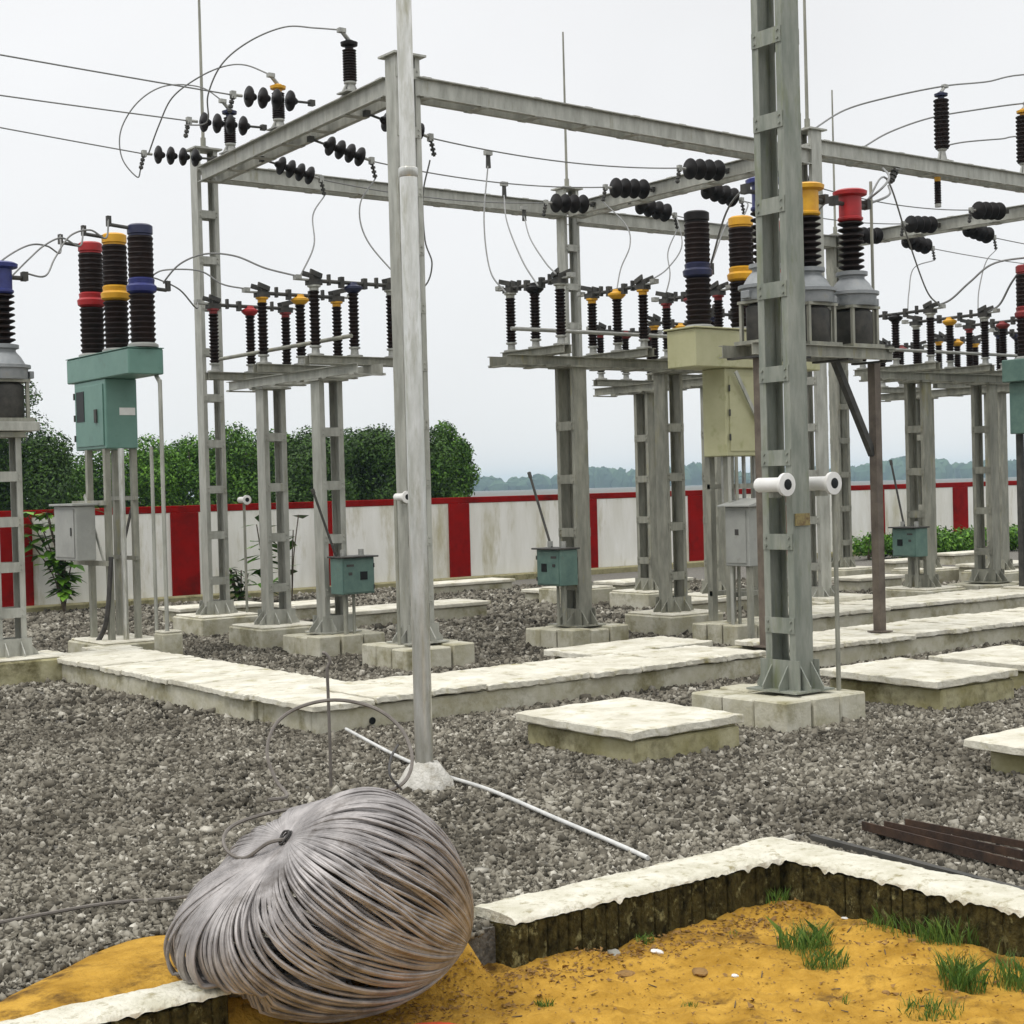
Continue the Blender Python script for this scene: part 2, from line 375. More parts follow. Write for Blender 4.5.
# ------------------------------------------------------------------ insulator strings
def disc_prof():
    return [(.028, 0), (.045, .02), (.05, .045), (.122, .068), (.128, .082), (.115, .09), (.06, .10), (.03, .125)]
def string(p0, dirv, label, group, n=4, sp=.155, lead=.22, sc=1.0, coilend=True):
    # from the anchor p0 outwards along dirv; returns the live end
    d = Vector(dirv).normalized(); p0 = Vector(p0)
    t = thing('insulator_string', label, 'insulator string', p0, 0, group)
    m, o, l = MB().frame((0, 0, 0), d)
    b = MB(); b.cyl((0, 0, 0), d * lead, .016, n=8); b.cbox(d * .02, (.07, .07, .07)); b.build('shackle_rod', 'darksteel', t)
    pr = None
    for i in range(n):
        if pr is None:
            b = MB(); b.lathe([(r * sc, z * 1.2) for r, z in disc_prof()], 18); pr = b.build('disc', 'disc', t, smooth=True); q = pr
        else: q = pr.copy(); col.objects.link(q); q.parent = t
        q.matrix_local = Matrix.Translation(d * (lead + i * sp)) @ m
    e = lead + n * sp
    b = MB(); b.cyl(d * e, d * (e + .16), .02, n=8); b.cbox(d * (e + .12), (.06, .06, .09)); b.build('strain_clamp', 'fitting', t)
    tip = d * (e + .12)
    b = MB(); dn = Vector((0, 0, -1)) + d * .25; dn.normalize()
    b.cyl(tip, tip + dn * .23, .016, n=8)
    for k in range(4): b.cyl(tip + dn * (.02 + k * .055), tip + dn * (.050 + k * .055), .032, n=8)
    b.build('jumper_lug', 'darksteel', t)
    return p0 + d * (e + .16), p0 + tip + dn * .23
GL = 'black disc insulator strings'
ph = {}
lv = {}
for key, y, x, z, lb in (('A', 20.35, 10.3, 6.78, 'farthest black disc string pulling left, over the leftmost tall column'), ('B', 18.52, 10.1, 6.84, 'middle black disc string pulling left, below the left-hand short arrester'), ('C', 16.91, 9.9, 6.80, 'nearest black disc string pulling left, below the yellow-topped arrester')):
    lv[key] = string((x, y, z), (-1, .02, -.03), lb, GL, sp=.185)
for key, y, x, z, lb in (('D', 18.96, 10.27, 6.62, 'black disc string hanging right of the left beam, lowest of the three'), ('E', 17.42, 10.13, 6.58, 'black disc string hanging right of the left beam, in plain view beside the pipe'), ('F', 15.84, 9.98, 6.56, 'black disc string hanging right of the left beam, mostly behind the shiny pipe')):
    lv[key] = string((x, y, z - .09), (1, .0, -.20), lb, GL, sp=.15)
for key, y, z, lb in (('G', 19.95, 6.66, 'black disc string in front of the middle column top'), ('H', 18.47, 6.66, 'black disc string at the centre of the short cross beam, left side'), ('I', 16.81, 6.66, 'black disc string on the cross beam just left of the nearest column')):
    lv[key] = string((16.98, y, z), (-1, 0, -.06), lb, GL, n=4, lead=.14, sc=1.22, sp=.19)
for key, y, z, lb in (('J', 19.3, 6.62, 'black disc string right of the cross beam, above the red-capped switch'), ('K', 17.75, 6.62, 'black disc string right of the cross beam, above the blue breaker pole'), ('L', 16.3, 6.62, 'black disc string right of the cross beam, hidden by the nearest column')):
    lv[key] = string((17.2, y, z), (1, 0, -.14), lb, GL, n=4, lead=.16, sc=1.22, sp=.18)
for key, y, z, lb in (('O', 19.45, 6.58, 'black disc string on the right cross beam, closest to the red transformer head'), ('P', 18.2, 6.6, 'black disc string on the right cross beam, below the black arrester'), ('Q', 16.75, 6.62, 'black disc string on the right cross beam, near the right picture edge')):
    lv[key] = string((23.75, y, z), (-1, 0, -.06), lb, GL, n=4, lead=.14, sc=1.22, sp=.19)
for key, y, z, lb in (('S', 19.3, 6.55, 'black disc string hanging off the far side of the right cross beam, leftmost'), ('T', 17.9, 6.56, 'black disc string hanging off the far side of the right cross beam, middle one'), ('W', 16.55, 6.58, 'black disc string off the far side of the right cross beam, by the picture edge')):
    lv[key] = string((23.98, y, z), (1, 0, -.14), lb, GL, n=4, lead=.16, sc=1.22, sp=.18)

# conductors
GW = 'stretched overhead conductors'
tag(wire('overhead_wire', sag(lv['A'][0], lv['A'][0] + Vector((-14, .2, 1.3)), .10), 'lowest of the three line wires leaving the picture at left', group=GW))
tag(wire('overhead_wire', sag(lv['B'][0], lv['B'][0] + Vector((-14, .2, .45)), .10), 'middle one of the three line wires leaving the picture at left', group=GW))
tag(wire('overhead_wire', sag(lv['C'][0], lv['C'][0] + Vector((-14, .2, .75)), .10), 'topmost of the three line wires leaving the picture at left', group=GW))
wire('bus_wire', sag(lv['D'][0], lv['G'][0], .10), 'bus wire running close along the far gantry beam', group=GW)
wire('bus_wire', sag(lv['E'][0], lv['H'][0], .10), 'lower bus wire passing behind the pipe to the central cross beam', group=GW)
wire('bus_wire', sag(lv['F'][0], lv['I'][0], .10), 'upper bus wire passing behind the pipe to the nearest column', group=GW)
wire('bus_wire', sag(lv['J'][0], lv['O'][0], .10), 'bus wire between the cross beams, farthest of the right three', group=GW)
wire('bus_wire', sag(lv['K'][0], lv['P'][0], .10), 'bus wire between the cross beams, behind the red transformer head', group=GW)
wire('bus_wire', sag(lv['L'][0], lv['Q'][0], .10), 'bus wire between the cross beams, nearest of the right three', group=GW)
for k, lb in (('S', 'far right bus wire leaving the leftmost far-side string'), ('T', 'far right bus wire leaving the middle far-side string'), ('W', 'far right bus wire leaving the far-side string by the edge')):
    wire('bus_wire', sag(lv[k][0], lv[k][0] + Vector((7, 0, .0)), .10), lb, group=GW)

# ------------------------------------------------------------------ arresters on beams
def sheds(L, n, rc, rs, z0=0):
    pr = [(rc, z0)]
    for i in range(n):
        za = z0 + L * (i + .18) / n; zb = z0 + L * (i + .62) / n; zc = z0 + L * (i + .82) / n
        pr += [(rc, za), (rs, zb), (rs * .97, zc), (rc, zc + .004)]
    return pr + [(rc, z0 + L)]
def arrester(x, y, z, label, cap, L=.40, base=.14, r=.085, side=-1):
    t = thing('surge_arrester', label, 'surge arrester', (x, y, z), 0, 'surge arresters standing on the gantry beams')
    b = MB(); b.cbox((0, 0, .008), (.24, .24, .016)); b.lathe([(.10, .016), (.10, .03), (.06, .04), (.05, base - .04), (.075, base - .02), (.075, base)], 14)
    for s in (-1, 1): b.bar((s * .10, 0, .02), (s * .045, 0, base - .02), .03, .02)
    b.build('pedestal', 'fitting', t, smooth=True)
    b = MB(); b.lathe(sheds(L, 12, r * .82, r, base), 16); b.build('housing', 'porcelain', t, smooth=True)
    z1 = base + L
    b = MB(); b.lathe([(.05, z1), (.05, z1 + .035), (.10, z1 + .05), (.105, z1 + .085), (.06, z1 + .095), (.05, z1 + .11)], 16); b.build('top_cap', cap, t, smooth=True)
    b = MB(); b.cyl((0, 0, z1 + .11), (side * .09, 0, z1 + .20), .026, n=8); b.cbox((side * .10, 0, z1 + .215), (.09, .07, .05)); b.build('terminal', 'fitting', t)
    return Vector((x, y, z)) + Vector((side * .10, 0, z1 + .22))
bz = 6.60 + .125
t1 = arrester(9.9, 16.03, bz, 'black-topped arrester on the left beam next to the pipe', 'disc', .38)
t2 = arrester(10.08, 18.1, bz, 'yellow-topped arrester on the left beam', 'yellow', .34)
t3 = arrester(10.2, 19.7, bz, 'dark arrester on the left beam nearest the leftmost lightning rod', 'dkblue', .36)
ta = arrester(20.08, 15.3, 6.845, 'large black arrester with blue-black cap standing on the right beam', 'dkblue', .76, .2, .12, 1)
tb = arrester(22.18, 15.3, 6.845, 'orange-topped arrester standing on the right beam at the picture edge', 'yellow', .76, .2, .12, 1)
tc = arrester(24.2, 15.3, 6.845, 'arrester on the right beam beyond the picture edge', 'red', .76, .2, .12, 1)
# post hanging from the right beam
t = thing('hanging_insulator', 'slim black insulator hanging under the right beam with a yellow collar', 'insulator', (19.95, 15.3, 6.60))
b = MB(); b.cyl((0, 0, -.07), (0, 0, 0), .05, n=10); b.build('collar', 'yellow', t)
b = MB(); m_ = Matrix.Rotation(math.pi, 4, 'X'); b.lathe(sheds(.34, 9, .045, .055, .07), 12, m_); b.build('housing', 'porcelain', t, smooth=True)
b = MB(); b.cyl((0, 0, -.46), (0, 0, -.41), .05, n=10); b.build('end_fitting', 'fitting', t)
t = thing('spring_clamp', 'dark ribbed clamp hanging slantwise below the right beam by the red transformer', 'clamp', (18.85, 15.2, 6.60))
b = MB(); d = Vector((-.55, 0, -.8)).normalized()
for k in range(7): b.cyl(d * (.02 + k * .035), d * (.045 + k * .035), .06 if k % 2 else .045, n=10)
b.build('ribbed_body', 'darksteel', t)
b = MB(); b.cbox((0, 0, -.012), (.14, .10, .02)); b.build('hook', 'fitting', t)

# jumper loops from the arrester tops down to the strings
GJ = 'looped jumper leads at the left beam'
def loop(px, p0, p1, D0, D1, name, label, group=GJ, r=.010):
    n = len(px) + 1; pts = [Vector(p0)] + [ond(x, y, D0 + (D1 - D0) * (i + 1) / n) for i, (x, y) in enumerate(px)] + [Vector(p1)]
    return wire(name, spline(pts), label, 'wire', r, group)
dep = lambda p: Vector(p).dot(FWD)
loop([(315, 28), (285, 27), (250, 41), (222, 64), (208, 95), (207, 122)], t1, lv['B'][1] + Vector((0, 0, .16)), dep(t1), dep(lv['B'][1]), 'jumper_wire', 'biggest wire loop arching from the black-topped arrester')
loop([(245, 65), (222, 67), (196, 79), (172, 98), (159, 125)], t2, lv['A'][1] + Vector((.12, 0, .22)), dep(t2), dep(lv['A'][1]), 'jumper_wire', 'wire loop arching left from the yellow-topped arrester')
loop([(200, 87), (165, 86), (138, 102), (121, 130), (122, 158), (137, 177)], t3, lv['A'][1], dep(t3), dep(lv['A'][1]), 'jumper_wire', 'lowest wire loop bulging farthest left of the tall column')
# long jumpers over the right beam
GR = 'long curved jumpers over the right beam'
wire('jumper_wire', spline([Vector((17.1, 15.3, 6.97)), ond(845, 110, 23.6), ond(890, 97, 24), ta, ond(985, 82, 25.5), ond(1050, 74, 26.5), ond(1250, 84, 29)]), 'curved wire resting on top of the black right-hand arrester', r=.013, group=GR)
wire('jumper_wire', spline([ony(862, 148, 15.3), ond(890, 132, 24), ond(930, 118, 25), ond(975, 110, 25.5), tb, ond(1060, 104, 27), ond(1250, 110, 30)]), 'curved wire reaching the orange-topped arrester', r=.013, group=GR)
wire('jumper_wire', spline([ond(944, 146, 26), ond(965, 142, 26.3), ond(1000, 139, 26.8), ond(1045, 136, 27.5), ond(1250, 140, 31)]), 'short curved wire emerging right of the black arrester', r=.013, group=GR)
# drops
GD = 'thin drop leads under the left beam'
loop([(313, 215), (314, 245)], lv['D'][1], Vector((9.3, 16.29, 4.56)), dep(lv['D'][1]), dep(Vector((9.3, 16.29, 4.56))), 'drop_wire', 'drop wire from the lowest left string to the left switches', GD)
loop([(360, 205), (367, 240)], lv['E'][1], Vector((10.75, 16.29, 4.56)), dep(lv['E'][1]), dep(Vector((10.75, 16.29, 4.56))), 'drop_wire', 'drop wire from the string beside the pipe', GD)
wire('drop_wire', seen([(430, 160), (423, 195), (425, 240), (432, 264), (424, 287), (398, 296)], dep(lv['F'][1]), 20), 'drop wire bulging out right of the shiny pipe', group=GD)
def tclamp(x, y, D, label):
    p = ond(x, y, D); t = thing('wire_clamp', label, 'clamp', p, 0, 'small clamps on the bus wires')
    b = MB(); b.cbox((0, 0, .0), (.11, .06, .06)); b.build('jaw', 'fitting', t)
    b = MB(); b.cyl((0, 0, -.20), (0, 0, -.03), .035, .03, 8); b.build('lug', 'darksteel', t)
    return p
GE = 'drop leads between bus wires and central isolator'
tclamp(488, 153, 21.1, 'small dark clamp on the upper bus wire with a lead below'); wire('drop_wire', seen([(488, 165), (484, 220), (490, 270), (506, 293)], 21.1, 18.2), 'leftmost drop wire of the central isolator', group=GE)
tclamp(504, 184, 23.1, 'small dark clamp on the lower bus wire with a lead below'); wire('drop_wire', seen([(504, 195), (507, 222), (522, 260), (538, 286)], 23.1, 18.2), 'second drop wire from left at the central isolator', group=GE)
tclamp(524, 208, 24.6, 'small dark clamp just under the far gantry beam'); wire('drop_wire', seen([(524, 216), (530, 238), (545, 262), (556, 274)], 24.6, 18.0), 'third drop wire from left, ending beside the middle column', group=GE)
loop([(626, 225), (630, 245), (621, 268)], lv['H'][1], Vector((13.44, 15.38, 4.52)), dep(lv['H'][1]), dep(Vector((13.44, 15.38, 4.52))), 'drop_wire', 'curved drop wire to the yellow-capped central switch', GE)
loop([(668, 252), (670, 275)], lv['J'][1], Vector((14.77, 15.9, 4.56)), dep(lv['J'][1]), dep(Vector((14.77, 15.9, 4.56))), 'drop_wire', 'drop wire to the red-capped central switch', GE)
loop([(682, 245), (668, 268)], lv['J'][0], Vector((13.44, 14.75, 4.56)), dep(lv['J'][0]), dep(Vector((13.44, 14.75, 4.56))), 'drop_wire', 'slanting wire left of the blue breaker pole', GE)
loop([(728, 222)], lv['K'][1], Vector((13.79, 14.0, 4.7)), dep(lv['K'][1]), dep(Vector((13.79, 14.0, 4.7))), 'drop_wire', 'short vertical wire right of the blue breaker pole', GE)
loop([(748, 205)], lv['K'][0], Vector((14.27, 13.95, 5.24)), dep(lv['K'][0]), dep(Vector((14.27, 13.95, 5.24))), 'drop_wire', 'short wire close to the left of the nearest column', GE)
GF = 'thin leads hanging at the right switches'
loop([(914, 268), (909, 292)], lv['S'][1], Vector((19.42, 15.5, 4.54)), dep(lv['S'][1]), dep(Vector((19.42, 15.5, 4.54))), 'drop_wire', 'pale thin drop wire above the first right-hand switch', GF)
loop([(986, 262), (979, 290)], lv['T'][1], Vector((20.75, 15.2, 4.54)), dep(lv['T'][1]), dep(Vector((20.75, 15.2, 4.54))), 'drop_wire', 'pale thin drop wire above the second right-hand switch', GF)
wire('lead_wire', seen([(932, 307), (950, 300), (970, 282), (995, 263), (1040, 256)], 24.5, 24.0), 'thick pale lead curving from the first right-hand switch to the edge', r=.017, group=GF)
wire('lead_wire', seen([(988, 312), (1000, 304), (1012, 282), (1030, 258)], 24.5, 24.0), 'thick pale lead curving up from the second right-hand switch', r=.017, group=GF)
loop([(884, 186), (889, 176)], Vector((13.92, 11.63, 5.12)), Vector((18.6, 15.25, 6.60)), 16.5, 20, 'lead_wire', 'short lead from the red transformer head up to the right beam', GF, .014)
loop([(889, 195)], Vector((13.95, 11.66, 5.08)), Vector((18.66, 15.2, 6.33)), 17, 20.5, 'lead_wire', 'short lead to the ribbed clamp beside the red transformer', GF, .014)
# ------------------------------------------------------------------ isolators
GP = 'short lattice columns under the isolators'
def isolator(cx, cy, rz, posts, length, label, z=3.62, m='galv', drive=True, zoff=0):
    # platform long axis = local x
    t = thing('isolator_platform', label, 'platform', (cx, cy, z), rz, 'steel platforms carrying the switches')
    for s in (-1, 1):
        b = MB(); b.channel((-length / 2, s * .17, -.06), (length / 2, s * .17, -.06), .12, .05, .009, flip=s); b.build('channel', m, t)
    k = max(4, int(length / .55)); pr = None
    for i in range(k + 1):
        if pr is None:
            b = MB(); b.cbox((0, 0, -.13), (.09, .46, .014)); pr = b.build('cross_member', m, t); o = pr
        else: o = pr.copy(); col.objects.link(o); o.parent = t
        o.location = (-length / 2 + .06 + (length - .12) * i / k, 0, 0)
    return t
def disconnector(x, y, z, rz, cap, label, group, arm=.54, hz=.66, side=0, capm=None):
    # local x = along the blade; three posts
    t = thing('disconnector', label, 'switch', (x, y, z), rz, group)
    b = MB(); b.channel((-arm - .12, -.05, .05), (arm + .12, -.05, .05), .10, .045, .009, flip=-1); b.channel((-arm - .12, .05, .05), (arm + .12, .05, .05), .10, .045, .009, flip=1); b.build('base_channel', 'galvdark', t)
    for px in (-arm, 0, arm):
        b = MB()
        mid = px == 0
        z0 = .10
        b.lathe([(.10, z0), (.10, z0 + .02), (.05, z0 + .03), (.045, z0 + .09), (.07, z0 + .10), (.07, z0 + .12)], 12, c=(px, 0, 0)); b.build('pedestal', 'fitting', t, smooth=True)
        b = MB(); b.lathe([(r, zz) for r, zz in sheds(hz - .10, 14, .048, .066, z0 + .12)], 14, c=(px, 0, 0)); ins = b.build('insulator', 'porcelain', t, smooth=True)
        zt = z0 + hz + .02
        b = MB(); 
        if mid: b.lathe([(.06, zt), (.085, zt + .02), (.115, zt + .05), (.115, zt + .075), (.06, zt + .10), (.05, zt + .13)], 14, c=(px, 0, 0)); b.build('collar', cap, t, smooth=True)
        else:
            b.lathe([(.055, zt), (.055, zt + .035), (.08, zt + .045), (.08, zt + .065)], 12, c=(px, 0, 0)); b.build('collar', capm or 'galv', t, smooth=True)
            s = 1 if px > 0 else -1
            b = MB(); b.cbox((px, 0, zt + .10), (.17, .12, .07)); b.cbox((px - s * .02, .045, zt + .16), (.10, .016, .09)); b.cbox((px - s * .02, -.045, zt + .16), (.10, .016, .09))
            b.bar((px - s * .08, .055, zt + .17), (px + s * .10, .095, zt + .215), .02, .06); b.bar((px - s * .08, -.055, zt + .17), (px + s * .10, -.095, zt + .215), .02, .06)
            b.build('jaw_contact', 'darksteel', t)
            b = MB(); b.cbox((px + s * .17, 0, zt + .125), (.18, .075, .018)); b.cbox((px + s * .22, 0, zt + .15), (.07, .09, .05)); b.build('terminal_pad', 'fitting', t)
    zt = .10 + hz + .14
    b = MB(); b.cyl((-arm + .02, 0, zt), (arm - .02, 0, zt), .024, n=8)
    for s in (-1, 1):
        b.cbox((s * arm * .30, 0, zt), (.05, .07, .13)); b.cbox((s * arm * .62, 0, zt + .02), (.03, .05, .13))
    b.build('blade', 'darksteel', t, smooth=True)
    return t
# left isolator
A1, B1_ = 'switches on the left isolator platform', 'switches on the central isolator platform'
C1_, D1_ = 'switches on the right isolator platform', 'switches on the isolator behind the centre'
lattice_column(9.99, 16.93, ZB, 3.38, 'short lattice column with a teal box, right of two under the left platform', GP, cap=True, m='galv', rz=R(90), fl=.07)
lattice_column(10.05, 18.48, ZB, 3.38, 'short lattice column without any box, left of two under the left platform', GP, m='galv', rz=R(90), fl=.07)
plinth(9.99, 16.93, .95, .95, .265, 'concrete plinth under the left isolator column with teal box', m='conc', blocks=True)
plinth(10.05, 18.48, .95, .95, .265, 'concrete plinth between the teal-box column and the leftmost tall column', m='conc')
isolator(10.02, 17.6, R(90), None, 3.3, 'left switch platform on two short lattice columns', z=3.53)
for y, c_, cc, lb in ((16.29, 'dkblue', 'galv', 'blue-black capped switch on the left platform, nearest the pipe'), (17.58, 'yellow', 'yellow', 'yellow-capped switch in the middle of the left platform'), (18.93, 'red', 'dkred', 'red-capped switch at the far end of the left platform')):
    disconnector(10.02, y, 3.53, 0, c_, lb, A1, capm=cc, hz=.75)
# central isolator
lattice_column(12.46, 15.17, ZB, 3.47, 'short lattice column with teal box in the middle of the yard', GP, m='galvdark', wv=.36)
lattice_column(14.46, 15.55, ZB, 3.47, 'short lattice column right of the middle one, left of the grey kiosk', GP, m='galvdark', rz=R(90), fl=.055)
plinth(12.46, 15.17, .95, .95, .265, 'concrete plinth under the central teal-box column', m='conc', blocks=True)
plinth(14.46, 15.55, .95, .95, .265, 'pale concrete plinth left of the grey kiosk', m='conc')
isolator(13.45, 15.38, 0, None, 3.9, 'central switch platform in front of the middle column', m='galvdark')
for x, c_, cc, lb in ((12.09, 'disc', 'galv', 'all-black switch at the left end of the central platform'), (13.44, 'yellow', 'yellow', 'yellow-capped switch in the middle of the central platform'), (14.77, 'dkred', 'dkred', 'dark-red capped switch on the central platform behind the blue breaker pole')):
    disconnector(x, 15.38, 3.62, R(90), c_, lb, B1_, arm=.50, capm=cc)
# right isolator
lattice_column(19.92, 15.74, ZB, 3.47, 'short lattice column with teal box on the right side of the yard', GP, m='galvdark', wv=.36)
lattice_column(21.6, 15.74, ZB, 3.47, 'rightmost short lattice column, beside the green bushes', GP, m='galvdark', wv=.36)
plinth(19.92, 15.74, .95, .95, .265, 'concrete plinth under the right-hand teal-box column', m='conc')
plinth(21.6, 15.74, .95, .95, .265, 'concrete plinth under the rightmost short column', m='conc', blocks=True)
isolator(20.8, 15.74, 0, None, 4.0, 'right switch platform with a yellow-green edge', m='galvdark')
for x, c_, cc, lb in ((19.42, 'disc', 'galv', 'all-black switch at the left end of the right platform'), (20.75, 'yellow', 'galv', 'yellow-capped switch in the middle of the right platform'), (22.14, 'dkred', 'dkred', 'dark-red switch on the right platform by the picture edge')):
    disconnector(x, 15.74, 3.62, R(90), c_, lb, C1_, arm=.66, capm=cc)
# isolators further back, under the cross beams
lattice_column(17.2, 17.5, ZB, 3.47, 'far short lattice column behind the olive cabinet', GP, m='galvdark')
lattice_column(17.2, 19.05, ZB, 3.47, 'far short lattice column just left of the second central column', GP, m='galvdark')
plinth(17.2, 17.5, .95, .95, .265, 'concrete plinth far behind the grey kiosk', m='conc'); plinth(17.2, 19.05, .95, .95, .265, 'concrete plinth far behind the central columns', m='conc')
isolator(17.2, 18.35, R(90), None, 3.5, 'lower-looking switch platform seen beneath the central platform', z=3.62, m='galvdark')
for y, c_, lb in ((16.9, 'dkblue', 'blue-capped switch far back behind the olive box'), (18.2, 'yellow', 'yellow-capped switch far back, below the central arms'), (19.5, 'dkred', 'red-capped switch far back behind the central platform')):
    disconnector(17.2, y, 3.62, 0, c_, lb, D1_, capm=c_)
lattice_column(24.2, 17.4, ZB, 3.47, 'far short lattice column behind the rightmost one', GP, m='galvdark')
lattice_column(24.2, 19.0, ZB, 3.47, 'far short lattice column behind the right teal-box column', GP, m='galvdark')
plinth(24.2, 17.4, .95, .95, .265, 'far concrete plinth behind the rightmost short column', m='conc'); plinth(24.2, 19.0, .95, .95, .265, 'far concrete plinth near the green bushes', m='conc')
isolator(24.2, 18.3, R(90), None, 3.5, 'far switch platform seen beneath the right platform', z=3.62, m='galvdark')
for y, c_, lb in ((16.9, 'dkblue', 'far blue-capped switch at the right picture edge'), (18.2, 'yellow', 'far yellow-capped switch behind the right platform'), (19.5, 'dkred', 'far red-capped switch behind the first right-hand switch')):
    disconnector(24.2, y, 3.62, 0, c_, lb, 'switches on the far right isolator', capm=c_)
# operating pipes that run above the platforms
def pipe_thing(name, p0, p1, r, label, cat, m='fitting', group=None):
    b = MB(); b.cyl(p0, p1, r, n=10); return tag(b.build(name, m, smooth=True), label, cat, group)
GO = 'operating pipes along the switch platforms'
pipe_thing('operating_pipe', (11.5, 15.1, 3.92), (16.3, 15.1, 3.92), .025, 'horizontal operating pipe along the central switches', 'pipe', 'fitting', GO)
pipe_thing('operating_pipe', (18.9, 15.40, 3.93), (22.9, 15.40, 3.93), .025, 'horizontal operating pipe along the right switches', 'pipe', 'fitting', GO)
pipe_thing('operating_pipe', (9.74, 15.9, 3.84), (9.74, 19.3, 3.84), .025, 'horizontal operating pipe along the left switches', 'pipe', 'galvdark', GO)

# teal drive boxes
def drive_box(x, y, z, rz, label, lever, down):
    # front = local -y
    t = thing('drive_box', label, 'control box', (x, y, z), rz, 'teal drive boxes on the isolator columns')
    b = MB(); b.cbox((0, 0, .24), (.46, .28, .44)); b.build('case', 'tealgrey', t, .008)
    b = MB(); b.cbox((0, -.02, .472), (.52, .36, .02)); b.build('rain_lid', 'darksteel', t, .004)
    b = MB(); b.cbox((0, -.1455, .24), (.42, .009, .40)); d = b.build('door', 'tealgrey', t, .003)
    b = MB(); b.cbox((down * .07, -.153, .24), (.10, .008, .10)); b.build('window', 'black', d)
    b = MB(); b.cbox((-down * .12, -.153, .27), (.05, .006, .035)); b.cbox((-down * .12, -.153, .37), (.10, .006, .028)); b.build('nameplate', 'wiredark', d)
    for hz_ in (.10, .36):
        b = MB(); b.cyl((down * .215, -.153, hz_ - .025), (down * .215, -.153, hz_ + .025), .009, n=8); b.build('hinge', 'darksteel', d)
    for s in (-.13, .13):
        b = MB(); b.cyl((s, 0, .482), (s, 0, .56), .035, n=10); b.build('cable_gland', 'fitting', t)
    b = MB(); b.cyl((down * .02, .02, .02), (down * .02, .02, -.49), .02, n=8); b.cyl((down * -.1, .02, .02), (down * -.1, .02, -.47), .03, n=8); b.build('conduit', 'galvdark', t)
    for yy in (.145,):
        b = MB(); b.cbox((0, .17, .12), (.30, .07, .05)); b.cbox((0, .17, .38), (.30, .07, .05)); b.build('bracket', 'galvdark', t)
    b = MB(); p = Vector((lever[0], .0, .47)); b.cyl(p, p + Vector(lever[1:]), .016, n=8); b.cyl(p + Vector(lever[1:]) * .93, p + Vector(lever[1:]), .024, n=8); b.build('lever', 'darksteel', t)
    return t
drive_box(10.06, 16.55, .74, 0, 'teal drive box with dark window right of centre, on the left isolator column', (-.22, -.28, .05, .84), 1)
drive_box(12.13, 15.12, .77, R(-90), 'teal drive box with long lever, on the central isolator column', (-.1, -.42, .0, .95), -1)
drive_box(19.60, 15.70, .76, R(-90), 'teal drive box in front of the bushes, on the right isolator column', (-.1, -.24, .0, 1.05), -1)

# ------------------------------------------------------------------ circuit breakers
def pole_unit(t, x, y, z0, cm, mid, L=.62, r=.148):
    b = MB(); b.lathe([(r * 1.2, z0), (r * 1.2, z0 + .03), (r, z0 + .05)], 16, c=(x, y, 0)); p = b.build('pole_foot', 'greybox', t, smooth=True)
    b = MB(); b.lathe(sheds(L * .92, 9, r * .9, r * 1.03, z0 + .05), 18, c=(x, y, 0)); b.build('lower_insulator', 'porcelain', t, smooth=True)
    z1 = z0 + .05 + L * .92
    b = MB(); b.lathe([(r * .85, z1), (r * 1.15, z1 + .03), (r * 1.2, z1 + .09), (r * 1.0, z1 + .12), (r * 1.05, z1 + .17), (r * .9, z1 + .19)], 18, c=(x, y, 0)); b.build('middle_flange', mid, t, smooth=True)
    z2 = z1 + .19
    b = MB(); b.lathe(sheds(L * .78, 8, r * .95, r * 1.02, z2), 18, c=(x, y, 0)); b.build('upper_insulator', 'porcelain', t, smooth=True)
    z3 = z2 + L * .78
    b = MB(); b.lathe([(r * .9, z3), (r * .9, z3 + .02), (r * 1.0, z3 + .03), (r * 1.0, z3 + .12), (r * .8, z3 + .14)], 18, c=(x, y, 0)); b.build('top_cap', cm, t, smooth=True)
    return z1 + .08, z3 + .09
# left breaker: poles along y
bx, by = 7.75, 18.05
t = thing('circuit_breaker', 'teal circuit breaker with red, yellow and blue ringed black poles at left', 'circuit breaker', (bx, by, 0))
b = MB(); b.box((-.24, -.86, 3.44), (.20, 1.02, 3.74)); b.build('beam_box', 'teal', t, .012)
b = MB(); b.box((-.25, -.87, 3.742), (.21, 1.03, 3.752)); b.build('beam_lid', 'teal', t, .004)
b = MB(); b.box((-.22, -.12, 2.60), (.18, .84, 3.438)); cab = b.build('cabinet', 'teal', t, .01)
b = MB(); b.box((-.235, -.06, 2.64), (-.222, .79, 3.38)); d = b.build('door', 'teal', t, .004)
b = MB(); b.box((-.242, .50, 2.95), (-.236, .74, 3.32)); b.build('window', 'black', d)
b = MB(); b.box((-.255, .10, 2.92), (-.236, .17, 3.08)); b.build('handle', 'darksteel', d)
b = MB(); b.box((-.05, -.128, 3.0), (.15, -.122, 3.09)); b.build('nameplate', 'white', t)
for hz_ in (2.75, 3.0, 3.27):
    b = MB(); b.cyl((-.243, .80, hz_ - .04), (-.243, .80, hz_ + .04), .012, n=8); b.build('hinge', 'darksteel', cab, smooth=True)
poles = []
for y, cm in ((18.79, 'red'), (18.05, 'yellow'), (17.3, 'dkblue')):
    zm, zt = pole_unit(t, 0, y - by, 3.76, cm, 'blue' if cm == 'dkblue' else cm)
    b = MB(); b.cyl((-.10, y - by, zt), (-.34, y - by + .05, zt + .03), .022, n=8); b.cbox((-.36, y - by + .05, zt + .07), (.05, .05, .12)); b.build('top_terminal', 'darksteel', t)
    b = MB(); b.cyl((.10, y - by, zm), (.30, y - by - .03, zm - .02), .022, n=8); b.cbox((.32, y - by - .03, zm + .03), (.05, .05, .12)); b.build('side_terminal', 'darksteel', t)
    poles.append((Vector((bx - .36, y + .05, zt + .13)), Vector((bx + .32, y - .03, zm + .09))))
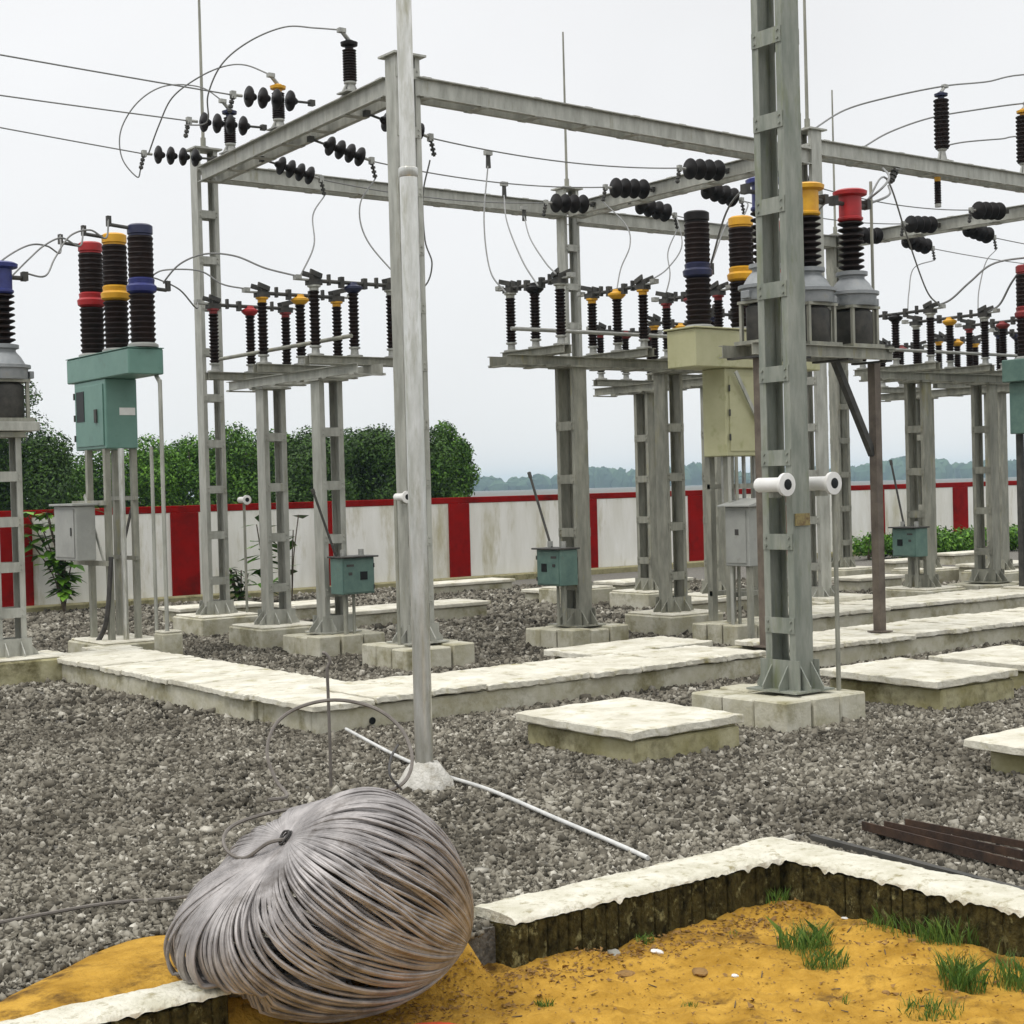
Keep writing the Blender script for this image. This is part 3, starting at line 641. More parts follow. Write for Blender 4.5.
for lx, ly in ((-.22, -.05), (-.22, .50), (.12, -.05), (.12, .50)):
    b = MB(); b.angle((lx, ly, .28), (lx, ly, 2.6), .07, .009); b.build('leg', 'galvdark', t)
for z in (1.22, 1.95):
    b = MB(); b.bar((-.24, -.10, z), (-.24, .92, z), .05, .06); b.bar((.14, -.1, z + .05), (.14, .6, z + .05), .05, .05); b.build('cross_bar', 'galvdark', t)
b = MB(); b.bar((-.26, .52, 2.05), (-.26, -.02, 1.25), .012, .05); b.build('brace', 'galv', t)
b = MB(); b.bar((.155, .0, 2.0), (.155, .45, 1.25), .012, .05); b.build('brace', 'darksteel', t)
# grey kiosk on its legs
b = MB(); b.box((-.55, .10, 1.26), (-.30, .78, 1.92)); k = b.build('relay_box', 'greybox', t, .01)
b = MB(); b.box((-.60, .06, 1.922), (-.27, .82, 1.95)); b.build('rain_lid', 'greybox', k, .004)
b = MB(); b.box((-.562, .14, 1.30), (-.552, .74, 1.88)); d = b.build('door', 'greybox', k, .003)
b = MB(); b.box((-.572, .20, 1.56), (-.564, .23, 1.66)); b.build('latch', 'darksteel', k)
plinth(7.72, 18.22, .85, 1.1, .27, 'concrete plinth under the teal breaker', m='conc')
plinth(7.95, 17.28, .26, .26, .40, 'small upright concrete block right of the teal breaker plinth', m='conc', group=None)
GCD = 'thin pipes beside the teal breaker'
pipe_thing('conduit', (7.70, 17.92, .27), (7.70, 17.92, 2.6), .036, 'thickest light pipe going up to the teal cabinet', 'conduit', 'pipe', GCD)
pipe_thing('conduit', (7.88, 17.45, .20), (7.88, 17.45, 2.6), .022, 'thin pipe at the right edge of the teal cabinet', 'conduit', 'galv', GCD)
b = MB(); b.tube(spline([(7.9, 17.2, .2), (7.9, 17.2, 2.0), (7.9, 17.2, 3.25), (7.9, 17.21, 3.35), (7.9, 17.26, 3.40), (7.9, 17.30, 3.44)], 5), .026, 8); tag(b.build('conduit', 'galv', smooth=True), 'pipe bending in under the right end of the teal beam box', 'conduit', GCD)
wire('cable', spline([(7.55, 17.95, 1.3), (7.5, 18.0, .6), (7.46, 18.15, .32), (7.30, 18.25, .10), (7.25, 18.4, .02)]), 'black cable hanging out of the teal breaker plinth', 'cable', .03, None, 'wiredark')

# central breaker: poles along x
cx, cy = 14.27, 13.95
t = thing('circuit_breaker', 'olive-cream circuit breaker in the middle with blue and yellow ringed poles', 'circuit breaker', (cx, cy, 0))
b = MB(); b.box((-1.10, -.28, 3.40), (1.10, .22, 3.86)); b.build('beam_box', 'olive', t, .012)
b = MB(); b.box((-1.13, -.31, 3.862), (1.13, .25, 3.88)); b.build('beam_lid', 'olive', t, .004)
b = MB(); b.box((-.56, -.22, 2.32), (.36, .18, 3.398)); cabm = b.build('cabinet', 'olive', t, .01)
b = MB(); b.box((-.50, -.234, 2.38), (.30, -.222, 3.30)); d = b.build('door', 'olive', t, .004)
for hz_ in (2.55, 2.85, 3.15):
    b = MB(); b.cyl((-.51, -.242, hz_ - .04), (-.51, -.242, hz_ + .04), .012, n=8); b.build('hinge', 'darksteel', cabm, smooth=True)
b = MB(); b.box((.20, -.25, 2.78), (.24, -.236, 2.94)); b.build('handle', 'darksteel', d)
for x, cm in ((-.76, 'dkblue'), (0, 'yellow'), (.76, 'red')):
    zm, zt = pole_unit(t, x, 0, 3.88, 'disc' if cm == 'dkblue' else cm, cm, r=.155)
    b = MB(); b.cyl((x + .10, .0, zm), (x + .26, .05, zm + .02), .025, n=8); b.cbox((x + .28, .05, zm + .06), (.05, .05, .14)); b.build('side_terminal', 'darksteel', t)
for lx, ly in ((-.50, -.18), (-.50, .14), (.30, -.18), (.30, .14)):
    b = MB(); b.angle((lx, ly, .28), (lx, ly, 2.32), .085, .010); b.build('leg', 'galvdark', t)
for z in (.62, 1.95):
    b = MB(); b.bar((-.50, -.20, z), (.34, -.20, z), .05, .06); b.bar((-.5, .17, z), (.34, .17, z), .05, .06); b.build('cross_bar', 'galvdark', t)
b = MB(); b.bar((-.45, -.295, 3.35), (.16, -.25, 2.45), .02, .05); b.build('brace', 'galv', t)
for s in (-.46, -.30, -.1, .08):
    b = MB(); b.cyl((s, -.05, 1.75), (s, -.05, 2.32), .025, n=8); b.build('cable_conduit', 'fitting', t)
b = MB(); b.box((-.62, -.62, .98), (-.05, -.22, 1.70)); k = b.build('kiosk_box', 'greybox', t, .01)
b = MB(); v = [(-.68, -.70, 1.702), (.01, -.70, 1.702), (.01, -.18, 1.702), (-.68, -.18, 1.702)]
b.prism([(-.70, 1.702), (.03, 1.702), (.03, 1.72), (-.335, 1.80), (-.70, 1.72)], -.70, -.17, Matrix(((1, 0, 0, 0), (0, 0, 1, 0), (0, 1, 0, 0), (0, 0, 0, 1)))); b.build('pitched_lid', 'greybox', k, .003)
b = MB(); b.box((-.632, -.58, 1.02), (-.622, -.26, 1.66)); d = b.build('door', 'greybox', k, .003)
b = MB(); b.box((-.637, -.46, 1.36), (-.633, -.40, 1.43)); b.build('lock', 'wiredark', d)
b = MB(); b.box((-.40, -.634, 1.26), (-.37, -.622, 1.42)); b.build('handle', 'darksteel', k)
for s in (-.58, -.09):
    b = MB(); b.angle((s, -.58, .02), (s, -.58, .98), .06, .009); b.build('kiosk_leg', 'galvdark' if s < -.3 else 'darksteel', t)
plinth(14.2, 13.95, 1.15, .8, .27, 'concrete plinth under the olive breaker', m='conc', blocks=True)
# right-edge breaker (only its left end is in the picture)
ex, ey = 20.49 + .98, 14.3
t = thing('circuit_breaker', 'dark teal circuit breaker cut off by the right picture edge', 'circuit breaker', (ex, ey, 0))
b = MB(); b.box((-1.10, -.28, 3.40), (1.10, .22, 3.74)); b.build('beam_box', 'tealgrey', t, .012)
b = MB(); b.box((-.98, -.22, 2.62), (.0, .18, 3.398)); b.build('cabinet', 'tealgrey', t, .01)
b = MB(); b.box((-.96, -.234, 2.66), (-.05, -.222, 3.36)); d = b.build('door', 'tealgrey', t, .004)
b = MB(); b.box((-.90, -.240, 3.0), (-.72, -.236, 3.25)); b.build('window', 'black', d)
b = MB(); b.box((-.93, -.240, 2.72), (-.6, -.236, 2.78)); b.build('nameplate', 'white', d)
for x, cm in ((-.76, 'dkred'), (0, 'yellow'), (.76, 'dkblue')): pole_unit(t, x, 0, 3.74, cm, cm, r=.145)
for lx, ly in ((-.80, -.16), (-.80, .12), (-.25, -.16), (-.25, .12)):
    b = MB(); b.angle((lx, ly, .28), (lx, ly, 2.62), .085, .010); b.build('leg', 'darksteel', t)
b = MB(); b.bar((-.85, -.2, 1.9), (-.1, -.2, 1.2), .012, .05); b.bar((-.85, -.2, 1.1), (-.1, -.2, 1.95), .012, .05); b.build('brace', 'galvdark', t)
b = MB(); b.box((-1.0, -.60, .95), (-.55, -.22, 1.40)); k = b.build('kiosk_box', 'tealgrey', t, .008)
b = MB(); b.box((-.8, -.612, 1.15), (-.7, -.602, 1.25)); b.build('window', 'black', k)
plinth(21.0, 14.3, 1.1, .8, .27, 'concrete plinth under the breaker at the right picture edge', m='conc')

# ------------------------------------------------------------------ current transformers
def current_transformer(x, y, z, cm, label, group, tankm='tank', sc=1.0, rz=0):
    t = thing('current_transformer', label, 'transformer', (x, y, z), rz, group)
    b = MB(); b.cbox((0, 0, .02), (.52, .46, .04))
    for sx in (-1, 1):
        for sy in (-1, 1): b.cbox((sx * .20, sy * .17, .24), (.035, .035, .40))
    b.cbox((0, 0, .45), (.46, .40, .03)); b.build('skirt_frame', 'galvdark', t)
    b = MB(); b.lathe([(.20, .04), (.215, .06), (.215, .40), (.17, .434)], 14); b.build('bottom_tank', 'darksteel', t, smooth=True)
    b = MB(); b.lathe([(.26, .466), (.265, .48), (.265, .585), (.295, .59), (.295, .625), (.24, .635), (.19, .72), (.14, .775), (.14, .80), (.175, .81), (.175, .85), (.12, .86)], 20); b.build('tank', tankm, t, smooth=True)
    b = MB(); b.cbox((.275, -.06, .52), (.05, .14, .08)); b.cbox((-.275, .02, .52), (.05, .12, .08)); b.build('terminal_box', tankm, t, .006)
    b = MB(); b.lathe(sheds(.55, 8, .085, .145, .86), 18); b.build('bushing', 'porcelain', t, smooth=True)
    b = MB(); b.lathe([(.12, 1.41), (.14, 1.43), (.14, 1.45), (.125, 1.46), (.125, 1.68), (.185, 1.70), (.19, 1.74), (.15, 1.76), (.05, 1.77)], 20); b.build('head', cm, t, smooth=True)
    for s in (-1, 1):
        b = MB(); b.cyl((s * .12, 0, 1.60), (s * .26, 0, 1.60), .025, n=8); b.cbox((s * .27, 0, 1.62), (.06, .09, .10)); b.build('terminal', 'darksteel', t)
    return t
GT = 'transformers in a row on the right steel stand'
current_transformer(12.25, 11.63, 3.44, 'blue', 'blue-headed transformer mostly hidden by the nearest lattice column', GT)
current_transformer(12.92, 11.63, 3.44, 'yellow', 'yellow-headed transformer just right of the nearest lattice column', GT)
current_transformer(13.62, 11.63, 3.44, 'red', 'red-headed transformer on the right steel stand', GT)
t = thing('transformer_stand', 'steel stand with thin dark leg and slanting brace under the red and yellow transformers', 'stand', (0, 0, 0))
for yy in (11.42, 11.84):
    b = MB(); b.channel((11.8, yy, 3.375), (14.02, yy, 3.375), .13, .06, .010, flip=1 if yy > 11.6 else -1); b.build('channel', 'galvdark', t)
for xx in (11.95, 12.6, 13.27, 13.92):
    b = MB(); b.cbox((xx, 11.63, 3.30), (.08, .52, .02)); b.build('cross_member', 'darksteel', t)
for (xx, yy, zb) in ((13.97, 11.63, .28), (12.0, 11.5, .28)):
    b = MB(); b.angle((xx, yy, zb), (xx, yy, 3.30), .10, .012, up=(0, 1, 0)); b.build('leg', 'poledark', t)
    b = MB(); b.cbox((xx + .03, yy + .03, zb - .005), (.2, .2, .014)); b.build('foot_plate', 'poledark', t)
b = MB(); b.angle((13.35, 11.66, 3.3), (13.95, 11.66, 2.25), .07, .010); b.build('brace', 'darksteel', t)
b = MB(); b.cbox((13.97, 11.63, 3.43), (.09, .5, .06)); b.build('end_member', 'galvdark', t)
pipe_thing('earth_rod', (14.06, 11.70, 3.40), (14.06, 11.70, 5.35), .018, 'thin vertical pipe rising beside the red transformer', 'pipe', 'galvdark')
GX = 'jumpers between the olive breaker and the transformers'
for (xa, xb, lb) in ((13.79, 12.52, 'jumper from the blue breaker pole towards the blue transformer head'), (14.55, 13.19, 'jumper from the yellow breaker pole to the yellow transformer head'), (15.31, 13.89, 'jumper from the red breaker pole to the red transformer head')):
    a_ = Vector((xa, 14.0, 4.72)); b_ = Vector((xb, 11.66, 5.10)); wire('jumper_wire', spline([a_, a_.lerp(b_, .3) + UPV * .42, a_.lerp(b_, .7) + UPV * .36, b_]), lb, 'wire', .012, GX)
wire('jumper_wire', spline([Vector((13.89, 11.6, 5.12)), Vector((14.7, 12.0, 5.5)), Vector((16.8, 13.4, 5.2)), Vector((18.6, 14.5, 4.7)), Vector((19.42, 14.9, 4.56))]), 'jumper sweeping from the red transformer head to the first right-hand switch', 'wire', .012, GX)
for k, xx in enumerate((13.72, 13.84, 14.62, 14.74)):
    pipe_thing('conduit', (xx, 13.70, .25), (xx, 13.70, 2.31), .022, ('leftmost', 'second', 'third', 'fourth')[k] + ' thin conduit under the olive breaker cabinet', 'conduit', 'galvdark' if k % 2 else 'galv', 'conduits under the olive breaker')
# left edge transformer
current_transformer(6.05, 17.20, 2.87, 'blue', 'blue-headed transformer cut off by the left picture edge', 'left row of transformers')
lattice_column(6.03, 17.22, ZB, 2.70, 'short lattice column at the extreme left edge of the picture', GP, wv=.33, pitch=.5, rz=R(90))
t = thing('transformer_stand', 'grey steel stand top under the blue transformer at the left edge', 'stand', (6.03, 17.22, 2.76))
b = MB(); b.cbox((0, 0, .055), (.62, .60, .10)); b.build('top_frame', 'galv', t, .005)
b = MB(); b.cbox((0, 0, -.03), (.34, .46, .055)); b.build('head_plate', 'galvdark', t)
plinth(6.0, 17.25, .95, .95, .265, 'concrete plinth at the left edge beside the cable trench', m='concold')
# leads of the left breaker
GLb = 'curved leads at the teal breaker'
def lead(px, p0, p1, label, D0=None, D1=None): 
    D0 = D0 or dep(p0); D1 = D1 or dep(p1); n = len(px) + 1
    return wire('lead_wire', spline([Vector(p0)] + [ond(x, y, D0 + (D1 - D0) * (i + 1) / n) for i, (x, y) in enumerate(px)] + [Vector(p1)]), label, 'wire', .011, GLb)
lead([(60, 253), (47, 246), (30, 245), (8, 256)], poles[0][0], ond(-15, 275, 17.5), 'left lead arching from the red breaker pole')
lead([(80, 246), (62, 238), (45, 245), (30, 258)], poles[1][0], ond(8, 280, 18.0), 'left lead arching from the yellow breaker pole')
lead([(106, 238), (90, 230), (70, 236), (55, 258), (45, 276)], poles[2][0], Vector((6.32, 17.2, 2.87 + 1.66)), 'biggest left lead arching from the blue breaker pole')
lead([(164, 282), (180, 264), (205, 254), (235, 256), (265, 268)], poles[2][1], Vector((9.26, 16.29, 4.56)), 'right lead from the blue breaker pole over to the yellow switch')
lead([(165, 270), (200, 271), (222, 284)], ond(150, 277, 19.6), Vector((9.26, 17.58, 4.56)), 'right lead from the yellow breaker pole behind the tall column')
lead([(160, 280), (180, 290), (196, 308)], ond(150, 277, 19.7), Vector((9.26, 18.93, 4.56)), 'right lead from the red breaker pole dropping to the red switch')

# ------------------------------------------------------------------ flanged fittings clamped to the columns
def flanged(x, y, z, label, rz=0, sc=1.0):
    t = thing('flanged_pipe', label, 'pipe fitting', (x, y, z), rz, 'white flanged fittings on the columns')
    t.scale = (sc, sc, sc); m_ = Matrix.Rotation(R(90), 4, 'X')   # axis along -y
    b = MB(); b.lathe([(.055, -.15), (.06, -.14), (.06, .14), (.095, .145), (.095, .175), (.05, .18)], 18, m_); b.build('body', 'white', t, smooth=True)
    b = MB(); b.lathe([(.045, .181), (.02, .184)], 14, m_); b.build('bore', 'black', t)
    b = MB(); b.cbox((.06, .02, -.075), (.10, .05, .06)); b.build('bracket', 'galvdark', t)
    return t
flanged(9.44, 8.95, 1.97, 'white flanged pipe stub on the left face of the nearest column')
flanged(10.0, 8.95, 1.97, 'white flanged pipe stub on the right side of the nearest column')
flanged(9.70, 14.86, 1.93, 'white flanged pipe stub just left of the shiny pipe', sc=.72)
flanged(10.68, 20.55, 1.93, 'white flanged pipe stub on the leftmost tall column', sc=.72)
for p, lb in (((9.62, 14.86), 'thin vertical rod below the white stub left of the shiny pipe'), ((10.72, 20.6), 'thin vertical rod below the white stub at the leftmost column'), ((10.05, 8.82), 'thin vertical rod at the right side of the nearest column')):
    pipe_thing('vertical_rod', (p[0], p[1], .1), (p[0], p[1], 1.9), .02, lb, 'rod', 'galvdark', 'thin operating rods at the column feet')
b = MB(); b.cbox((0, 0, 0), (.17, .012, .10)); tag(b.build('danger_plate', mat('rusty_yellow_plate', (.22, .17, .05), .8, 0, (.30, .25, .12), 9, 0, None, (.10, .05, .02), 9, (.5, .65)), at=(9.68, 8.842, 1.68)), 'small rusty yellowish plate on the nearest column', 'plate')

# ------------------------------------------------------------------ the shiny pipe pole in front
pb = onz(425, 788, 0)
t = thing('pipe_pole', 'shiny round galvanised pipe pole in the left foreground rising out of the picture', 'pole', (pb.x, pb.y, 0))
b = MB(); b.cyl((0, 0, .02), (0, 0, 4.13), .062, .060, 28); b.build('lower_tube', 'pipe', t, smooth=True)
b = MB(); b.cyl((0, 0, 4.13), (0, 0, 6.6), .053, .051, 28); b.build('upper_tube', 'pipe', t, smooth=True)
b = MB(); b.lathe([(.060, 4.09), (.067, 4.10), (.067, 4.15), (.055, 4.16)], 28); b.build('collar', 'pipe', t, smooth=True)
b = MB()
vs = []
for j, (r, z) in enumerate(((.20, -.05), (.195, .03), (.17, .07), (.13, .13), (.10, .165), (.066, .18))):
    for i in range(20):
        a = 2 * math.pi * i / 20; rr = r * random.uniform(.93, 1.08) if j < 5 else r
        vs.append((rr * math.cos(a), rr * math.sin(a), z + random.uniform(-.008, .008)))
fs = [(j * 20 + i, j * 20 + (i + 1) % 20, (j + 1) * 20 + (i + 1) % 20, (j + 1) * 20 + i) for j in range(5) for i in range(20)]
b.add(vs, fs); b.build('concrete_collar', 'footing', t, smooth=True)
# ------------------------------------------------------------------ ground
def noise2(x, y, s=0):
    return (math.sin(x * 1.7 + y * 2.3 + s) + math.sin(x * 3.1 - y * 1.9 + 1.3 * s) * .6 + math.sin(x * 6.3 + y * 5.1 + 2.1 * s) * .35 + math.sin(-x * 11.7 + y * 9.3 + s) * .2) / 2.15
gm = mat('gravel_bed', (.07, .065, .055), .95, 0, (.17, .158, .135), 30, .8, 45, (.26, .245, .21), 34, (.54, .62))
BX0, BX1, BY0, BY1 = 1.0, 6.12, 1.5, 5.78     # planting bed
b = MB()
E_ = 2400
for (x0, y0, x1, y1) in ((-E_, -E_, E_, BY0), (-E_, BY1, E_, E_), (-E_, BY0, BX0, BY1), (BX1, BY0, E_, BY1)):
    b.add([(x0, y0, 0), (x1, y0, 0), (x1, y1, 0), (x0, y1, 0)], [(0, 1, 2, 3)])
b.add([(BX0, BY1, 0), (BX1, BY1, 0), (BX1, BY1, -.6), (BX0, BY1, -.6)], [(0, 1, 2, 3)]); b.add([(BX1, BY0, 0), (BX1, BY1, 0), (BX1, BY1, -.6), (BX1, BY0, -.6)], [(0, 1, 2, 3)])
tag(b.build('ground', gm), kind='structure')
# gravel: crushed stones lying over the bed
spill_px = [(-60, 1040), (0, 1002), (60, 972), (110, 948), (165, 935), (230, 940), (260, 985), (215, 990), (100, 1010), (0, 1040)]
spill = [onz(x, y, 0) for x, y in spill_px]
def inpoly(x, y, P):
    k = False; j = len(P) - 1
    for i in range(len(P)):
        if (P[i].y > y) != (P[j].y > y) and x < (P[j].x - P[i].x) * (y - P[i].y) / (P[j].y - P[i].y) + P[i].x: k = not k
        j = i
    return k
def stones():
    iv = np.array([(-1, -1, -1), (1, -1, -1), (1, 1, -1), (-1, 1, -1), (-1, -1, 1), (1, -1, 1), (1, 1, 1), (-1, 1, 1)], float) * .78
    fc = np.array([(0, 3, 2), (0, 2, 1), (4, 5, 6), (4, 6, 7), (0, 1, 5), (0, 5, 4), (1, 2, 6), (1, 6, 5), (2, 3, 7), (2, 7, 6), (3, 0, 4), (3, 4, 7)])
    C = []
    for d0, d1, dens, s0, s1 in ((4.6, 9, 2800, .006, .0165), (9, 14, 1700, .0085, .0195), (14, 22, 600, .013, .026), (22, 32, 170, .020, .036)):
        area = .70 * (d1 * d1 - d0 * d0) / 2 + 3.6 * (d1 - d0); n = int(area * dens)
        D = np.sqrt(rng.uniform(d0 * d0, d1 * d1, n)); q = rng.uniform(-1, 1, n) * (.35 * D + 1.8)
        x = D * FWD.x + q * RGT.x; y = D * FWD.y + q * RGT.y
        s = rng.uniform(s0, s1, n) * np.where(rng.random(n) < .06, 1.5, 1)
        keep = ~((x > BX0 - .1) & (x < BX1 + .1) & (y > BY0) & (y < BY1 + .02)) & (y < 27.2)
        keep |= (x > 2.84) & (x < 4.10) & (y > 5.70) & (y < BY1 + .05)
        keep &= np.array([not inpoly(a, c_, spill) for a, c_ in zip(x, y)])
        C.append(np.stack([x[keep], y[keep], s[keep]], 1))
    C = np.concatenate(C); n = len(C)
    v = iv[None] + rng.uniform(-.55, .55, (n, 8, 3))
    v = v * rng.uniform(.45, 1.35, (n, 1, 3))
    q = rng.normal(size=(n, 4)); q /= np.linalg.norm(q, axis=1, keepdims=True)
    w, x, y, z = q.T
    Rm = np.stack([np.stack([1 - 2 * (y * y + z * z), 2 * (x * y - z * w), 2 * (x * z + y * w)], 1), np.stack([2 * (x * y + z * w), 1 - 2 * (x * x + z * z), 2 * (y * z - x * w)], 1), np.stack([2 * (x * z - y * w), 2 * (y * z + x * w), 1 - 2 * (x * x + y * y)], 1)], 1)
    v = np.einsum('nij,nkj->nki', Rm, v) * C[:, 2][:, None, None]
    v[:, :, 0] += C[:, 0][:, None]; v[:, :, 1] += C[:, 1][:, None]; v[:, :, 2] += (C[:, 2] * rng.uniform(.05, .8, n))[:, None]
    f = fc[None] + (np.arange(n) * 8)[:, None, None]
    me = bpy.data.meshes.new('gravel'); me.vertices.add(n * 8); me.vertices.foreach_set('co', v.reshape(-1))
    me.loops.add(n * 36); me.loops.foreach_set('vertex_index', f.reshape(-1).astype(np.int32))
    me.polygons.add(n * 12); me.polygons.foreach_set('loop_start', np.arange(n * 12, dtype=np.int32) * 3); me.polygons.foreach_set('loop_total', np.full(n * 12, 3, np.int32))
    me.update(); me.validate(); me.materials.append(M['gravel'])
    o = bpy.data.objects.new('gravel', me); col.objects.link(o)
    return tag(o, 'grey crushed stone covering the whole yard', 'gravel', kind='stuff')
stones()

# ------------------------------------------------------------------ cable trenches and their covers
def trench(name_lb, x0, y0, x1, y1, h=.20, open_end=False):
    t = thing('cable_trench', name_lb, 'trench', (x0, y0, 0), 0, 'cable trenches')
    lx = x1 - x0; ly = y1 - y0; w = .11
    def strip(a, c_):
        b = MB(); b.box((a[0], a[1], -.25), (c_[0], c_[1], h)); 
        return b.build('side_wall', 'conc', t, .012)
    if lx > ly:
        b = MB(); b.box((0, w + .002, -.25), (w, ly - w - .002, h)); b.build('end_wall', 'conc', t, .012)
        strip((0, 0), (lx, w)); strip((0, ly - w), (lx, ly))
    else:
        strip((0, 0), (w, ly)); strip((lx - w, 0), (lx, ly))
    return t
trench('long cable trench running along the yard from the coil side to the right', 6.50, 11.30, 17.9, 12.35)
trench('cable trench arm running back along the left side towards the boundary wall', 6.45, 12.353, 7.50, 17.9)
trench('short far cable trench behind the thin dark leg', 15.2, 13.9, 20.5, 14.9)
GS = 'concrete cover slabs on the cable trenches'
def slab(x0, y0, x1, y1, z, label, th=.055, name='cover_slab', tilt=(0, 0), group=GS):
    bm = bmesh.new(); bmesh.ops.create_cube(bm, size=1)
    for v in bm.verts: v.co = Vector((v.co.x * (x1 - x0), v.co.y * (y1 - y0), (v.co.z + .5) * th))
    bmesh.ops.bevel(bm, geom=bm.edges[:], offset=.008, segments=1, affect='EDGES')
    bmesh.ops.subdivide_edges(bm, edges=[e for e in bm.edges if e.calc_length() > .2], cuts=12, use_grid_fill=True)
    q1, q2 = random.uniform(0, 50), random.uniform(0, 50)
    for v in bm.verts:
        ed = max(abs(v.co.x) / (x1 - x0), abs(v.co.y) / (y1 - y0)) > .47
        w1 = noise2(v.co.x * 9 + q1, v.co.y * 9 + q2, q1); k = 1 - (.011 * max(0, w1) + random.uniform(0, .010)) / max(.3, x1 - x0) if ed else 1
        v.co.x *= k; v.co.y *= k; v.co.z += .004 * w1 + (random.uniform(-.006, .003) if ed else 0)
    me = bpy.data.meshes.new(name); bm.to_mesh(me); bm.free(); me.materials.append(M['slab'])
    o = bpy.data.objects.new(name, me); col.objects.link(o); o.location = ((x0 + x1) / 2, (y0 + y1) / 2, z); o.rotation_euler = (tilt[0], tilt[1], random.uniform(-.012, .012))
    return tag(o, label, 'cover slab', group)
words_ = ('first', 'second', 'third', 'fourth', 'fifth', 'sixth', 'seventh', 'eighth', 'ninth', 'tenth', 'eleventh', 'twelfth', 'thirteenth', 'fourteenth', 'fifteenth', 'sixteenth', 'seventeenth', 'eighteenth', 'nineteenth', 'twentieth')
y = 12.36; i = 0
while y < 16.9:
    L = random.uniform(.53, .58)
    slab(6.40 + random.uniform(-.02, .02), y, 7.52 + random.uniform(-.02, .02), y + L - .012, .203 + random.uniform(0, .012), f'{words_[i]} pale cover slab of the left trench arm counted from its corner', tilt=(random.uniform(-.008, .008), random.uniform(-.008, .008)))
    y += L; i += 1
slab(6.40, 17.02, 6.72, 17.85, .205, 'narrow edge strip where the left trench lies open near the teal breaker')
slab(7.1, 17.2, 7.6, 17.85, .205, 'last displaced slab at the far open end of the left trench')
x = 6.42; i = 0
while x < 17.6:
    L = random.uniform(.55, .62)
    if not (11.55 < x < 12.35):
        slab(x, 11.25 + random.uniform(-.025, .025), x + L - .012, 12.37 + random.uniform(-.02, .02), .203 + random.uniform(0, .015), f'{words_[i]} pale cover slab along the long trench counted from the corner by the coil', tilt=(random.uniform(-.01, .01), random.uniform(-.008, .008)))
    i += 1
    x += L
x = 15.3; i = 0
while x < 20.2:
    L = random.uniform(.7, .85)
    slab(x, 13.85, x + L - .015, 14.92, .205 + random.uniform(0, .015), f'{words_[i]} slab of the far trench counted from the dark stand leg', tilt=(random.uniform(-.012, .012), 0))
    i += 1; x += L
b = MB(); b.lathe([(.03, 0), (.03, .012)], 14, Matrix.Translation((7.02, 11.298, .07)) @ Matrix.Rotation(R(90), 4, 'X')); tag(b.build('drain_opening', 'black'), 'small black duct hole in the trench wall where the white pipe ends', 'duct hole')
# pits with lids
def pit(x0, y0, x1, y1, h, label, label2, lidz=.065, ox=.10):
    t = thing('cable_pit', label, 'pit', ((x0 + x1) / 2, (y0 + y1) / 2, 0), 0, 'square cable pits')
    b = MB(); b.cbox((0, 0, h / 2 - .06), (x1 - x0, y1 - y0, h + .12)); b.build('pit_wall', 'concold', t, .014)
    b = MB(); b.cbox((0, 0, h + .012), ((x1 - x0) * .96, (y1 - y0) * .96, .022)); b.build('mortar_rim', 'concold', t, .006)
    slab(x0 - ox, y0 - ox * .4, x1 + ox * .2, y1 + ox * .6, h + .026, label2, lidz, 'pit_lid', (.006, -.008), 'lids of the square pits')
pit(7.42, 8.40, 8.46, 9.68, .17, 'low concrete pit in the middle of the gravel, left of the nearest column', 'pale square lid of the pit left of the nearest column', ox=.08)
pit(10.92, 8.45, 11.95, 9.70, .19, 'low concrete pit just right of the nearest column', 'bright lid of the pit just right of the nearest column', ox=.08)
pit(12.50, 8.55, 13.7, 9.75, .17, 'low concrete pit near the right edge, just behind the bright one', 'lid of the second pit at the right picture edge', ox=.06)
pit(8.92, 5.35, 9.95, 6.52, .15, 'nearest concrete pit cut off by the right picture edge', 'bright lid of the nearest pit at the right picture edge', .06, .16)
pit(10.55, 12.50, 12.15, 13.25, .17, 'flat pit against the long trench below the central columns', 'flat lid against the long trench below the central columns')
# far low slabs and kerbs of other trenches near the wall
def far_slab(px0, px1, y, z, d, label, h=.16):
    p0 = ony(px0, 560, y); p1 = ony(px1, 560, y)
    t = thing('concrete_block', label, 'concrete block', ((p0.x + p1.x) / 2, y, 0), 0, 'low concrete blocks in the background')
    b = MB(); b.cbox((0, d / 2, h / 2 - .05), (p1.x - p0.x, d, h + .1)); b.build('base', 'conc', t, .015)
    b = MB(); b.cbox((0, d / 2, h + .032), (p1.x - p0.x + .1, d + .08, .06)); b.build('lid', 'slab', t, .01)
for a in ((432, 512, 24.6, 0, .7, 'low white slab at the foot of the wall right of the pipe'), (352, 486, 19.7, 0, .8, 'white slab behind the column and pipe', .2), (180, 262, 22.6, 0, .7, 'white slab behind the leftmost tall column', .2), (295, 345, 21.6, 0, .8, 'white slab between the two left isolator columns', .2),
          (545, 600, 21.3, 0, .6, 'low slab behind the central teal-box column'), (625, 690, 21.2, 0, .8, 'low slab behind the second central column', .2), (690, 760, 17.0, 0, .6, 'pale slab behind the grey kiosk', .2), (828, 868, 14.9, 0, .7, 'pale block right behind the nearest column', .28),
          (895, 930, 21.5, 0, .5, 'low slab left of the green bushes', .2), (955, 1000, 22.3, 0, .5, 'low slab in front of the green bushes', .2), (860, 902, 18.3, 0, .6, 'pale slab left of the right teal drive box', .2), (990, 1040, 17.7, 0, .7, 'concrete block right of the rightmost short column', .3)):
    far_slab(*a)

